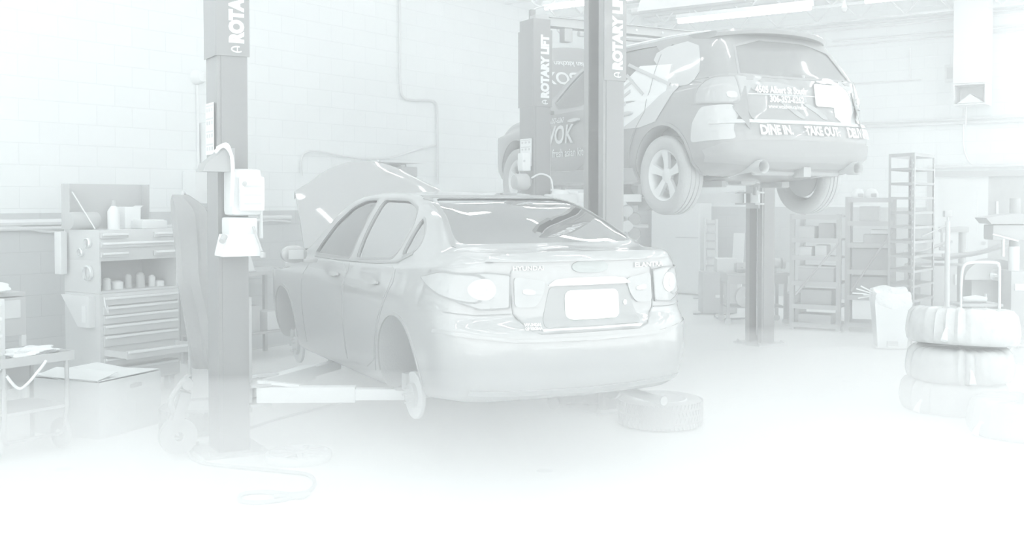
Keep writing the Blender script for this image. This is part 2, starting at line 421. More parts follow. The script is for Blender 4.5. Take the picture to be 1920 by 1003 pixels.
def cyl_y(x, z, r, y0, y1, n=40):
    return MB().lathe([(.001, y0), (r, y0), (r, y1), (.001, y1)], (x, 0, z), 'Y', n).build('cutter', M_PLAS)
def bvh_of(o):
    me = o.data; return BVHTree.FromPolygons([v.co for v in me.vertices], [tuple(p.vertices) for p in me.polygons])
def tyre_prof(ro, ri, w):
    return [(ri, -w * .36), (ri + .01, -w * .42), ((ro + ri) / 2, -w * .5), (ro - .03, -w * .47), (ro - .008, -w * .40), (ro, -w * .3), (ro, -w * .22), (ro - .008, -w * .21), (ro - .008, -w * .18), (ro, -w * .17), (ro, -w * .03), (ro - .008, -w * .025),
            (ro - .008, w * .025), (ro, w * .03), (ro, w * .17), (ro - .008, w * .18), (ro - .008, w * .21), (ro, w * .22), (ro, w * .3), (ro - .008, w * .40), (ro - .03, w * .47), ((ro + ri) / 2, w * .5), (ri + .01, w * .42), (ri, w * .36)]
def spoke_rim(b, ri, w, n=5, split=True, side=1, cx=0, cz=0, yy=0):
    """rim barrel, spokes and hub facing +Y*side"""
    f = side
    b.lathe([(ri, -w * .36), (ri - .012, -w * .36), (ri - .03, -w * .1 * f), (ri - .03, w * .2 * f), (ri - .012, w * .34 * f), (ri + .004, w * .37 * f), (ri + .004, w * .33 * f)], (cx, yy, cz), 'Y', 40)
    b.lathe([(.001, w * .27 * f), (.05, w * .27 * f), (.072, w * .22 * f), (.075, w * .1 * f), (.001, w * .1 * f)], (cx, yy, cz), 'Y', 20)
    for k in range(n):
        a0 = PI / 2 + 2 * PI * k / n
        for da in ((-.11, .11) if split else (0,)):
            a = a0 + da; w0, w1 = (.020, .024) if split else (.03, .045)
            pts = []
            for r, hw, h in ((.045, w0 * 1.3, .24), (ri * .55, w0, .26), (ri - .012, w1, .33)):
                rr = (a0 + da * (1.0 if r > .05 else .3)); 
                d = Vector((math.cos(rr), 0, math.sin(rr))); t = Vector((-d.z, 0, d.x))
                for sgn in (-1, 1):
                    for dep in (0, -.035): pts.append(Vector((cx, yy, cz)) + d * r + t * hw * sgn + Vector((0, (w * h + dep) * f, 0)))
            fs = []
            for i in (0, 4): fs += [(i, i + 4, i + 6, i + 2), (i + 1, i + 3, i + 7, i + 5), (i, i + 1, i + 5, i + 4), (i + 2, i + 6, i + 7, i + 3)]
            b.add(pts, fs + [(0, 2, 3, 1), (8, 9, 11, 10)])
def wheel_parts(parent, x, y, z, ro, ri, w, side, mt, mr, split=True, n=5, name='wheel'):
    wh = MB().lathe(tyre_prof(ro, ri, w), (x, y, z), 'Y', 56, closed=True).build(name, mt, parent)
    b = MB(); spoke_rim(b, ri, w, n, split, side, x, z, y); b.build('rim', mr, wh)
    d = MB().lathe([(.001, -.01 * side), (ri * .62, -.01 * side), (ri * .62, -.03 * side), (.001, -.03 * side)], (x, y, z), 'Y', 28).build('brake_disc', M_GREY, wh)
    MB().lathe([(.001, -.05 * side), (ri - .04, -.05 * side), (ri - .04, -.07 * side), (.001, -.07 * side)], (x, y, z), 'Y', 28).build('inner_shield', M_STEELD, wh)
    return wh

# ---- sedan
CAR_H = R(117.3) + AZ
CAR_O = P(.49, 6.28, .27)
sedan = T('sedan', 'black four-door sedan with hood open and wheels off, held low on the lift', 'car', CAR_O, CAR_H)
def xr_s(y, z):
    p = [(.2, .12), (.32, .03), (.5, .0), (.66, .02), (.72, .075), (.9, .09), (1.02, .10), (1.10, .11), (1.5, .11)]
    for (z0, x0), (z1, x1) in zip(p, p[1:]):
        if z <= z1: break
    t = max(0, min(1, (z - z0) / (z1 - z0))); base = x0 + (x1 - x0) * t
    q = y / .88
    return base + .10 * q * q + .20 * q ** 6
def xf_s(y, z): q = y / .88; return .12 * q * q + .22 * q ** 4 + max(0, .5 - z) * .2
ST = [ # s, zb, Wr, Wm, Zs, Ws, Zr, Wg
 (0.00, .25, .78, .84, 1.015, .775, 1.095, .66),
 (0.12, .22, .80, .865, 1.015, .80, 1.105, .67),
 (0.36, .20, .82, .885, 1.005, .825, 1.118, .67),
 (0.52, .19, .83, .8875, 1.0, .83, 1.19, .63),
 (0.85, .17, .84, .8875, .985, .835, 1.325, .58),
 (1.22, .16, .84, .885, .97, .835, 1.42, .565),
 (1.65, .16, .84, .885, .96, .83, 1.462, .565),
 (2.05, .16, .84, .885, .95, .83, 1.480, .57),
 (2.45, .16, .84, .885, .94, .83, 1.465, .57),
 (2.80, .16, .84, .885, .93, .825, 1.40, .58),
 (3.10, .16, .84, .885, .92, .82, 1.26, .60),
 (3.38, .17, .84, .885, .91, .81, 1.08, .64),
 (3.60, .18, .83, .885, .895, .80, .99, .66),
 (4.00, .19, .82, .875, .86, .77, .93, .64),
 (4.35, .20, .79, .84, .78, .73, .85, .60),
 (4.505, .22, .75, .79, .70, .70, .76, .58)]
sb = Body(ST, xr_s, xf_s, 1.2, .8)
bd = sb.outer().build('body', M_CAR, sedan)
SB = bvh_of(bd)
cut = [sb.cavity(.50, 3.28, .50, .035)]
fw = [(3.02, .985), (2.09, .985), (2.04, 1.20), (2.03, 1.415), (2.30, 1.41), (2.52, 1.36), (2.75, 1.24)]
rw = [(1.97, .99), (1.24, 1.025), (1.16, 1.10), (1.16, 1.24), (1.26, 1.355), (1.50, 1.41), (1.93, 1.418)]
qw = [(1.11, 1.04), (.93, 1.08), (.88, 1.125), (.96, 1.22), (1.11, 1.31)]
for w in (fw, rw, qw):
    for y0, y1 in ((.35, 1.3), (-1.3, -.35)):
        pp = rc(w, .05); cut.append(MB().prism(pp, y0, y1, 'Y').build('cutter', M_PLAS))
bw = rc([(-.65, 1.14), (.65, 1.14), (.50, 1.42), (-.50, 1.42)], .07)
cut.append(MB().prism(bw, .1, 1.45, 'X').build('cutter', M_PLAS))
ww = chaikin([(-.66, 1.10), (.66, 1.10), (.55, 1.395), (-.55, 1.395)], 1)
cut.append(MB().prism(ww, 2.65, 3.6, 'X').build('cutter', M_PLAS))
for x in (.985, 3.635):
    for y0, y1 in ((.52, 1.2), (-1.2, -.52)): cut.append(cyl_y(x, .335, .345, y0, y1))
cut.append(MB().bx(3.5, 4.32, -.62, .62, .60, 1.3).build('cutter', M_PLAS))
bool_cut(bd, cut)
for ax, sgn in (('L', 1), ('R', -1)):
    for w in (fw, rw, qw):
        patch('side_window', rc(w, .05), ax, SB, -.012, .004, M_GLASSF if w is fw else M_GLASS, sedan, .08)
        patch('window_seal', ribbon_poly(rc(w, .05), .014, True), ax, SB, .002, .004, M_SEAM, sedan, .05)
    patch('front_door', chaikin([(3.02, .40), (3.05, .70), (3.04, .925), (2.5, .945), (2.05, .95), (2.03, .70), (2.02, .40), (2.02, .27), (2.98, .27)], 1), ax, SB, .004, .01, M_CAR, sedan, .08)
    patch('rear_door', chaikin([(2.0, .27), (2.0, .6), (2.01, .955), (1.5, .97), (1.12, 1.0), (1.10, .88), (1.22, .72), (1.34, .55), (1.44, .27)], 1), ax, SB, .004, .01, M_CAR, sedan, .08)
    seam = (ribbon_poly([(2.015, .27), (2.01, .6), (2.02, .95)], .008), ribbon_poly([(1.08, 1.0), (1.07, .88), (1.2, .72), (1.32, .55), (1.42, .27)], .008), ribbon_poly([(3.03, .27), (3.06, .6), (3.06, .93)], .008))
    for sm_ in seam: patch('door_seam', sm_, ax, SB, .003, .004, M_SEAM, sedan, .06)
    for x in (2.17, 1.32):
        h = [(x - .02, .845), (x + .2, .835), (x + .2, .865), (x - .02, .875)]
        patch('door_handle', chaikin(h, 1), ax, SB, .03, .018, M_CAR, sedan, .05)
    tr = ribbon_poly([(2.98, .965), (2.3, .968), (1.5, .985), (1.12, 1.01), (.93, 1.07)], .016)
    patch('window_trim', tr, ax, SB, .006, .006, M_SEAM, sedan, .06)
    # mirror
    mb = MB(); mb.lathe([(.001, -.055), (.045, -.05), (.075, -.02), (.078, .02), (.06, .06), (.001, .075)], (2.86, 0, 0), 'X', 20); mb.v = [(x, y * 1.35 + sgn * 1.0, z * .92 + .985) for x, y, z in mb.v]; mb.box((2.84, sgn * .88, .935), (.06, .12, .03), bev=.01)
    mr_ = mb.build('door_mirror', M_CAR, sedan)
    MB().box((2.802, sgn * 1.0, .985), (.006, .12, .07), bev=.002).build('mirror_glass', M_GREY, mr_)
    # wheelhouse liner lip
    for x in (.985, 3.635):
        arc = [(x + .355 * math.cos(t), .335 + .355 * math.sin(t)) for t in [R(a) for a in range(-8, 189, 7)]]
        arc = [(a, max(c, .24)) for a, c in arc]
        patch('wheel_arch_lip', ribbon_poly(arc, .022), ax, SB, .006, .012, M_CAR, sedan, .06)
patch('rear_window', bw, 'B', SB, -.008, .005, M_GLASS, sedan, .06)
patch('windshield', ww, 'F', SB, -.008, .005, M_GLASS, sedan, .08)
fr = ribbon_poly([(-.665, 1.13), (-.52, 1.41), (-.47, 1.432), (.47, 1.432), (.52, 1.41), (.665, 1.13)], .018)
patch('rear_window_trim', fr, 'B', SB, .004, .006, M_SEAM, sedan, .05)
# tail end
for sg in (1, -1):
    patch('tail_light', rc([(.16, .975), (.40, .99), (.64, .945), (.55, .905), (.36, .85), (.16, .81)], .03), 'L' if sg > 0 else 'R', SB, .012, .02, M_LENS, sedan, .03)
    patch('lamp_seam', ribbon_poly(rc([(.18, .975), (.40, .99), (.64, .945), (.55, .905), (.36, .85), (.18, .81)], .03), .010), 'L' if sg > 0 else 'R', SB, .014, .006, M_SEAM, sedan, .03)
    tl = rc([(.495, .975), (.62, .99), (.775, .98), (.79, .90), (.775, .82), (.66, .775), (.505, .785)], .03)
    tl = [(sg * a, b) for a, b in tl]
    patch('lamp_seam', ribbon_poly([(sg * .775, .82), (sg * .66, .775), (sg * .505, .785), (sg * .495, .975), (sg * .62, .99), (sg * .775, .98)], .008), 'B', SB, .015, .006, M_SEAM, sedan, .03)
    t_ = patch('tail_light', tl, 'B', SB, .012, .02, M_LENS, sedan, .02)
    patch('lamp_bowl', chaikin([(sg * a, b) for a, b in ((.60, .955), (.68, .955), (.735, .90), (.70, .84), (.62, .825), (.57, .88))], 2), 'B', SB, .016, .01, M_LENSL, t_, .04)
    patch('lamp_core', chaikin([(sg * a, b) for a, b in ((.64, .92), (.69, .915), (.70, .88), (.67, .86), (.63, .87))], 2), 'B', SB, .020, .01, M_LGREY, t_, .04)
    t2 = patch('trunk_light', rc([(sg * a, b) for a, b in ((.475, .965), (.28, .935), (.30, .85), (.35, .785), (.475, .785))], .03), 'B', SB, .012, .02, M_LENS, sedan, .04)
    patch('reverse_lens', chaikin([(sg * a, b) for a, b in ((.43, .895), (.35, .885), (.35, .855), (.43, .86))], 1), 'B', SB, .018, .01, M_LENSL, t2, .04)
    arm = [(sg * .30, -.0)]
lid = [(-.485, 1.0), (-.50, .96), (-.485, .75), (-.41, .66), (-.34, .635), (.34, .635), (.41, .66), (.485, .75), (.50, .96), (.485, 1.0)]
patch('trunk_seam', ribbon_poly(lid, .008), 'B', SB, .004, .004, M_SEAM, sedan, .05)
patch('trunk_lip', chaikin([(-.64, 1.045), (.64, 1.045), (.62, 1.075), (0, 1.085), (-.62, 1.075)], 1), 'B', SB, .025, .04, M_CAR, sedan, .05)
patch('plate_recess', rc([(-.36, .665), (.32, .665), (.255, .90), (-.29, .90)], .03), 'B', SB, .004, .006, mat('recess_black', .42, .5, coat=.6), sedan, .05)
patch('chrome_garnish', rc([(-.31, .905), (.27, .905), (.22, .94), (.10, .948), (-.14, .948), (-.26, .94)], .015), 'B', SB, .016, .02, M_CHROME, sedan, .04, label='chrome strip over the number plate')
patch('lid_lower_strip', ribbon_poly([(-.33, .652), (.33, .652)], .010), 'B', SB, .010, .01, M_CHROME, sedan, .05)
patch('number_plate', rrect(-.215, .16, .70, .875, .04), 'B', SB, .012, .006, mat('blank_plate', .99, .6), sedan, .05, label='blank white number plate')
patch('emblem', chaikin([(-.15, .975), (.10, .975), (.10, 1.05), (-.15, 1.05)], 3), 'B', SB, .008, .006, mat('emblem_pale', (.47, .50, .495), .4), sedan, .04)
patch('lock', chaikin([(-.275, .775), (-.25, .775), (-.25, .805), (-.275, .805)], 2), 'B', SB, .012, .01, M_CHROME, sedan, .04)
text_patch('lettering', 'HYUNDAI', 'B', (.385, 1.01), SB, .036, M_WHITE, sedan, .010, .0008, 1.2)
text_patch('lettering', 'ELANTRA', 'B', (-.47, 1.01), SB, .040, M_WHITE, sedan, .010, .001, 1.4)
text_patch('lettering', 'HYUNDAI', 'B', (.385, .682), SB, .021, M_WHITE, sedan, .010, .0012, 1.1)
text_patch('lettering', 'OF REGINA', 'B', (.385, .662), SB, .021, M_WHITE, sedan, .010, .0012, 1.0)
patch('bumper_crease', ribbon_poly([(-.86, .645), (-.5, .60), (0, .59), (.5, .60), (.86, .645)], .02), 'B', SB, .010, .012, M_CAR, sedan, .05)
patch('bumper_seam', ribbon_poly([(-.50, .75), (-.70, .745), (-.86, .76)], .006) + ribbon_poly([(.50, .75), (.70, .745), (.86, .76)], .006), 'B', SB, .004, .004, M_SEAM, sedan, .05)
patch('bumper_valance', ribbon_poly([(-.72, .30), (0, .285), (.72, .30)], .03), 'B', SB, .008, .012, M_PLAS, sedan, .05)
b = MB().tube(smooth_path([(.9, -.5, .2), (.4, -.52, .17), (.06, -.54, .165)], 4), .028, 12); b.build('exhaust_pipe', M_STEEL, sedan)
# hinged hood, open
hd = MB(); n = 14; vs = []; HC = Vector((3.50, 0, 1.0)); ang = R(54)
hoodpts = []
for i in range(n + 1):
    u = i / n; L_ = .95 * u; wd = .73 - .02 * u
    row = []
    for j in range(17):
        v = -1 + j / 8; bul = .045 * (1 - v * v) + .03 * math.sin(PI * min(u, 1)) - (.10 * max(0, u - .8) ** 1 * 2)
        edge = 1.0 - (.16 * v * v if u > .85 else 0) * (u - .85) / .15 if u > .85 else 1.0
        x = L_ * edge * (1 - .30 * abs(v) ** 2.4 * u); z = bul
        row.append(Vector((x * math.cos(ang) - z * math.sin(ang), v * wd, x * math.sin(ang) + z * math.cos(ang))) + HC)
    hoodpts.append(row)
for row in hoodpts: vs += row
nn = 17; fs = [(i * nn + j, i * nn + j + 1, (i + 1) * nn + j + 1, (i + 1) * nn + j) for i in range(n) for j in range(nn - 1)]
thk = Vector((math.sin(ang), 0, -math.cos(ang))) * .025
k = len(vs); vs2 = [v + thk for v in vs]; edge = []
idx = [j for j in range(nn)] + [i * nn + nn - 1 for i in range(1, n + 1)] + [n * nn + j for j in range(nn - 2, -1, -1)] + [i * nn for i in range(n - 1, 0, -1)]
edge = [(idx[i], idx[(i + 1) % len(idx)], idx[(i + 1) % len(idx)] + k, idx[i] + k) for i in range(len(idx))]
hood = hd.add(vs + vs2, fs + [tuple(a + k for a in f)[::-1] for f in fs] + edge).build('hood', M_CAR, sedan)
MB().tube([(3.95, -.60, .86), (3.80, -.60, 1.36)], .010, 8).build('hood_strut', M_CHROME, sedan)
MB().tube([(3.95, .60, .86), (3.80, .60, 1.36)], .010, 8).build('hood_strut', M_CHROME, sedan)
eb = MB().box((3.95, 0, .74), (.55, .62, .2), bev=.05).box((3.9, .12, .87), (.36, .4, .05), bev=.02).box((4.05, -.45, .8), (.22, .2, .2), bev=.02)
eb.build('engine', M_STEELD, sedan)
# hubs where the wheels are off, brake discs
for x, y in ((.985, .76), (.985, -.76), (3.635, .76), (3.635, -.76)):
    sg = 1 if y > 0 else -1; zz = .16
    h = MB().lathe([(.001, .02 * sg), (.075, .02 * sg), (.08, 0), (.08, -.05 * sg), (.001, -.05 * sg)], (x, y, zz), 'Y', 28)
    for q in range(5): h.tube([(x + .05 * math.cos(q * 1.2566), y, zz + .05 * math.sin(q * 1.2566)), (x + .05 * math.cos(q * 1.2566), y + .05 * sg, zz + .05 * math.sin(q * 1.2566))], .007, 6)
    hb = h.build('wheel_hub', M_STEEL, sedan)
    MB().lathe([(.08, -.005 * sg), (.15, -.005 * sg), (.152, -.01 * sg), (.152, -.028 * sg), (.08, -.028 * sg)], (x, y, zz), 'Y', 40, closed=True).build('brake_disc', M_GREY, hb)
    MB().box((x + .11, y - .02 * sg, zz + .07), (.09, .08, .12), bev=.02).build('brake_caliper', M_STEELD, hb)
    MB().tube([(x, y - .06 * sg, zz), (x + .03, .25 * sg, zz + .08)], .035, 10).tube([(x - .04, y - .1 * sg, zz + .02), (x - .06, y - .16 * sg, .62)], .03, 10).build('suspension_strut', M_STEELD, hb)
# seats
def seat(parent, x, y, zb, w=.5, m=M_INT, hr=True):
    s_ = MB().box((x + .25, y, zb + .06), (.5, w, .16), bev=.06).box((x - .02, y, zb + .38), (.14, w, .62), ry=R(-12), bev=.06).build('seat', m, parent)
    if hr: MB().box((x - .10, y, zb + .77), (.09, .27, .17), ry=R(-10), bev=.04).build('headrest', m, s_)
for y in (.36, -.36): seat(sedan, 2.0, y, .53)
bs = MB().box((1.28, 0, .62), (.5, 1.25, .16), bev=.05).box((1.0, 0, .86), (.14, 1.25, .5), ry=R(-18), bev=.05).build('rear_seat', M_INT, sedan)
for y in (.38, 0, -.38): MB().box((.93, y, 1.13), (.09, .26, .10), bev=.035).build('headrest', M_LGREY, bs)
MB().bx(.74, .93, -.62, .62, 1.055, 1.075).build('parcel_shelf', M_INT, sedan)
MB().box((3.0, 0, .92), (.35, 1.3, .18), bev=.06).tube([(2.72 + .0, .36 + .18 * math.cos(t), .98 + .18 * math.sin(t)) for t in [i * PI / 10 for i in range(21)]], .014, 6).build('dashboard', M_INT, sedan)
MB().box((2.62, 0, 1.34), (.02, .2, .06), bev=.01).tube([(2.63, 0, 1.35), (2.70, 0, 1.42)], .006, 6).build('interior_mirror', M_STEELD, sedan)

# ---- sport utility car up on the rear lift
SUV_H = R(118.2) + AZ
SUV_O = P(2.68, 9.5, 1.57)
suv = T('sport_utility_car', 'sport utility car in food graphics raised high on the rear lift', 'car', SUV_O, SUV_H)
def xr_u(y, z):
    p = [(.30, .20), (.42, .06), (.5, .01), (.72, .0), (.80, .05), (.86, .09), (1.10, .12), (1.2, .15), (1.62, .47), (1.7, .50)]
    for (z0, x0), (z1, x1) in zip(p, p[1:]):
        if z <= z1: break
    t = max(0, min(1, (z - z0) / (z1 - z0))); base = x0 + (x1 - x0) * t
    q = y / .95
    return base + .10 * q * q + .20 * q ** 6
def xf_u(y, z): q = y / .95; return .12 * q * q + .22 * q ** 4
UT = [
 (0.00, .40, .82, .90, 1.12, .85, 1.655, .60),
 (0.12, .36, .86, .93, 1.12, .88, 1.665, .61),
 (0.40, .32, .90, .955, 1.11, .90, 1.68, .62),
 (1.0, .28, .91, .9625, 1.09, .91, 1.70, .64),
 (1.8, .27, .91, .9625, 1.07, .91, 1.705, .65),
 (2.3, .27, .91, .9625, 1.06, .91, 1.69, .65),
 (2.75, .27, .91, .9625, 1.05, .90, 1.61, .65),
 (3.1, .27, .91, .96, 1.04, .90, 1.47, .66),
 (3.45, .28, .90, .955, 1.03, .89, 1.25, .68),
 (3.7, .30, .90, .955, 1.01, .87, 1.11, .70),
 (4.2, .32, .88, .94, .97, .84, 1.04, .68),
 (4.55, .34, .84, .90, .88, .80, .95, .64),
 (4.717, .36, .80, .84, .78, .76, .84, .60)]
ub = Body(UT, xr_u, xf_u, 1.5, .8, (.55, .78))
bu = ub.outer().build('body', M_SUV, suv)
UB = bvh_of(bu)
cut = [ub.cavity(.45, 3.35, .55, .035)]
f2 = [(3.22, 1.095), (2.26, 1.10), (2.24, 1.35), (2.25, 1.60), (2.55, 1.575), (2.85, 1.46)]
r2 = [(2.18, 1.10), (1.30, 1.13), (1.28, 1.35), (1.32, 1.60), (1.7, 1.62), (2.18, 1.61)]
q2 = [(1.20, 1.14), (.80, 1.20), (.72, 1.25), (.85, 1.45), (1.0, 1.57), (1.22, 1.595)]
for w in (f2, r2, q2):
    for y0, y1 in ((.4, 1.3), (-1.3, -.4)): cut.append(MB().prism(chaikin(w, 1), y0, y1, 'Y').build('cutter', M_PLAS))
b2 = chaikin([(-.66, 1.20), (.66, 1.20), (.64, 1.26), (.53, 1.57), (-.53, 1.57), (-.64, 1.26)], 1)
cut.append(MB().prism(b2, -.2, 1.2, 'X').build('cutter', M_PLAS))
w2 = chaikin([(-.70, 1.17), (.70, 1.17), (.60, 1.58), (-.60, 1.58)], 1)
cut.append(MB().prism(w2, 2.7, 3.8, 'X').build('cutter', M_PLAS))
for x in (.96, 3.785):
    for y0, y1 in ((.52, 1.2), (-1.2, -.52)): cut.append(cyl_y(x, .375, .425, y0, y1))
cut.append(MB().bx(3.65, 4.5, -.62, .62, .7, 1.4).build('cutter', M_PLAS))
bool_cut(bu, cut)
M_WIN2 = mat('dark_glass_wrap', .24, .2, coat=1, coat_r=.02)
for ax, sg in (('L', 1), ('R', -1)):
    patch('side_window', chaikin(f2, 1), ax, UB, -.01, .004, M_GLASSD, suv, .08)
    for w in (r2, q2): patch('side_window', chaikin(w, 1), ax, UB, -.01, .004, M_WIN2, suv, .08)
    patch('front_door', chaikin([(3.27, .50), (3.3, .8), (3.28, 1.03), (2.26, 1.06), (2.24, .8), (2.24, .42), (3.2, .42)], 1), ax, UB, .004, .01, M_SUV, suv, .08)
    patch('rear_door', chaikin([(2.21, .42), (2.21, .8), (2.22, 1.06), (1.28, 1.08), (1.26, .95), (1.38, .8), (1.48, .62), (1.52, .42)], 1), ax, UB, .004, .01, M_SUV, suv, .08)
    seam = (ribbon_poly([(2.225, .40), (2.22, .8), (2.23, 1.07), (2.23, 1.6)], .009), ribbon_poly([(1.26, 1.5), (1.25, 1.1), (1.24, .95), (1.36, .8), (1.46, .62), (1.5, .42)], .009), ribbon_poly([(3.29, .45), (3.31, .8), (3.30, 1.05)], .009))
    for sm_ in seam: patch('door_seam', sm_, ax, UB, .010, .004, M_SEAM, suv, .06)
    patch('sill_cladding', [(3.32, .30), (3.32, .42), (1.42, .42), (1.42, .30)], ax, UB, .02, .02, M_PLAS, suv, .1)
    for x in (2.42, 1.45): patch('door_handle', chaikin([(x - .02, .93), (x + .2, .92), (x + .2, .955), (x - .02, .965)], 1), ax, UB, .035, .02, M_SUVL, suv, .05)
    for x in (.96, 3.785):
        arc = [(x + .44 * math.cos(t), .375 + .44 * math.sin(t)) for t in [R(a) for a in range(-5, 186, 7)]]
        patch('wheel_arch_lip', ribbon_poly(arc, .03), ax, UB, .008, .014, M_SUV, suv, .06)
        wheel_parts(suv, x, sg * .845, .34, .368, .238, .235, sg, M_RUB, M_ALU)
    mb = MB().box((3.08, sg * 1.06, 1.13), (.12, .22, .17), bev=.05).box((3.06, sg * .95, 1.07), (.07, .12, .04), bev=.01)
    mm = mb.build('door_mirror', M_SUV, suv); MB().box((3.016, sg * 1.06, 1.13), (.006, .18, .13)).build('mirror_glass', M_LGREY, mm)
    patch('roof_rail', ribbon_poly([(2.75, .62), (1.6, .63), (.75, .58)], .035), 'T', UB, .02, .02, M_WHITE, suv, .1) if sg > 0 else patch('roof_rail', ribbon_poly([(2.75, -.62), (1.6, -.63), (.75, -.58)], .035), 'T', UB, .02, .02, M_WHITE, suv, .1)
patch('windshield', w2, 'F', UB, -.008, .005, M_GLASS, suv, .08)
patch('rear_window', b2, 'B', UB, -.006, .005, M_WIN2, suv, .06)
patch('window_seal', ribbon_poly(b2, .02, True), 'B', UB, .004, .005, M_SEAM, suv, .05)
patch('hatch_fold', ribbon_poly([(-.62, 1.04), (.62, 1.04)], .012), 'B', UB, .008, .008, M_SUVL, suv, .05)
# spoiler
sp = MB(); rows = []
for i in range(19):
    v = -1 + i / 9; y = v * .66; xb = .33 + .14 * v * v + .06 * v ** 6; zt = 1.655 - .035 * v * v
    rows.append([(xb + .42, y, zt + .035), (xb + .02, y, zt + .022), (xb, y, zt), (xb + .02, y, zt - .03), (xb + .30, y * .97, zt - .04)])
sp.add([p for r in rows for p in r], [(i * 5 + j, i * 5 + (j + 1) % 5, (i + 1) * 5 + (j + 1) % 5, (i + 1) * 5 + j) for i in range(18) for j in range(5)] + [(0, 1, 2, 3, 4), tuple(90 + j for j in range(5))[::-1]])
sp.build('roof_spoiler', M_SUV, suv)
MB().tube(smooth_path([(.20, -.05, 1.20), (.27, .15, 1.27), (.30, .32, 1.275)], 4), .010, 6).tube([(.19, -.05, 1.17), (.21, -.05, 1.23)], .03, 10).build('rear_wiper', M_PLAS, suv)
for sg in (1, -1):
    patch('tail_light', rc([(.17, .96), (.50, .965), (.52, 1.06), (.44, 1.17), (.30, 1.21), (.17, 1.20)], .03), 'L' if sg > 0 else 'R', UB, .012, .02, mat('suv_lamp_lens', .46, .15, coat=1, var=.08, vscale=20), suv, .03)
    patch('lamp_seam', ribbon_poly(rc([(.19, .96), (.50, .965), (.52, 1.06), (.44, 1.17), (.30, 1.21), (.19, 1.20)], .03), .014), 'L' if sg > 0 else 'R', UB, .015, .006, M_SEAM, suv, .03)
    patch('lamp_seam', ribbon_poly([(sg * .86, .96), (sg * .66, .96), (sg * .70, 1.20), (sg * .86, 1.19)], .014), 'B', UB, .015, .006, M_SEAM, suv, .03)
    tl = patch('tail_light', rc([(sg * a, c) for a, c in ((.66, .96), (.86, .96), (.86, 1.19), (.70, 1.20))], .02), 'B', UB, .012, .02, mat('suv_lamp_lens', .46, .15, coat=1, var=.08, vscale=20), suv, .04)
    patch('lamp_core', chaikin([(sg * a, c) for a, c in ((.70, 1.0), (.78, 1.0), (.79, 1.06), (.71, 1.06))], 1), 'B', UB, .02, .01, M_LENSL, tl, .04)
hs = [(-.70, .86), (-.66, .80), (.66, .80), (.70, .86), (.70, .92)]
patch('hatch_seam', ribbon_poly([(-.64, 1.2), (-.62, .93), (-.60, .83), (-.55, .80), (.55, .80), (.60, .83), (.62, .93), (.64, 1.2)], .010), 'B', UB, .004, .004, M_SEAM, suv, .05)
patch('rear_diffuser', chaikin([(-.90, .40), (.90, .40), (.94, .60), (.62, .635), (-.62, .635), (-.94, .60)], 1), 'B', UB, .012, .02, mat('bumper_plastic', .37, .6), suv, .05)
patch('bumper_ledge', ribbon_poly([(-.90, .785), (-.5, .79), (.5, .79), (.90, .785)], .03), 'B', UB, .02, .03, M_SUVL, suv, .05)
# wrap graphics on the back
G1 = []
patch('wrap_swirl', [chaikin([(.58, 1.16), (.1, 1.14), (-.05, .98), (.08, .98), (.3, 1.06), (.58, 1.06)], 2), chaikin([(.3, 1.02), (.12, .92), (.02, .83), (.10, .83), (.22, .93), (.38, 1.02)], 2), chaikin([(-.05, .97), (-.2, .9), (-.25, .83), (-.18, .83), (-.1, .9), (.05, .97)], 2)], 'B', UB, .006, .004, mat('wrap_swirl_grey', .42, .35, coat=.8), suv, .05)
patch('wrap_takeout_box', [(-.33, 1.17), (-.64, 1.17), (-.66, .95), (-.55, .81), (-.36, .86)], 'B', UB, .006, .004, M_SUVW, suv, .05)
patch('wrap_box_shade', [(-.36, .86), (-.55, .81), (-.66, .95), (-.66, .87), (-.62, .80), (-.42, .80)], 'B', UB, .007, .004, M_SUVL, suv, .05)
patch('number_plate', rrect(-.45, -.11, .95, 1.15, .03), 'B', UB, .022, .008, mat('blank_plate', .99, .6), suv, .05, label='blank white number plate')
patch('plate_light_bar', chaikin([(-.14, 1.155), (-.44, 1.155), (-.42, 1.18), (-.16, 1.18)], 1), 'B', UB, .03, .04, M_CHROME, suv, .05)
patch('emblem', chaikin([(-.22, 1.165), (-.36, 1.165), (-.36, 1.20), (-.22, 1.20)], 2), 'B', UB, .034, .01, M_CHROME, suv, .04)
text_patch('lettering', '4505 Albert St South', 'B', (.27, 1.075), UB, .080, M_WHITE, suv, .020, .003, .80)
text_patch('lettering', '306-352-6262', 'B', (.22, .995), UB, .080, M_WHITE, suv, .020, .003, .84)
text_patch('lettering', 'www.wokbox.ca/menu', 'B', (.22, .93), UB, .052, M_WHITE, suv, .020, .001, .86)
text_patch('lettering', 'DINE IN.', 'B', (.40, .715), UB, .11, M_WHITE, suv, .018, .005, .80)
text_patch('lettering', 'TAKE OUT.', 'B', (-.12, .715), UB, .11, M_WHITE, suv, .018, .005, .76)
text_patch('lettering', 'DELIVERY.', 'B', (-.63, .715), UB, .11, M_WHITE, suv, .018, .005, .80)
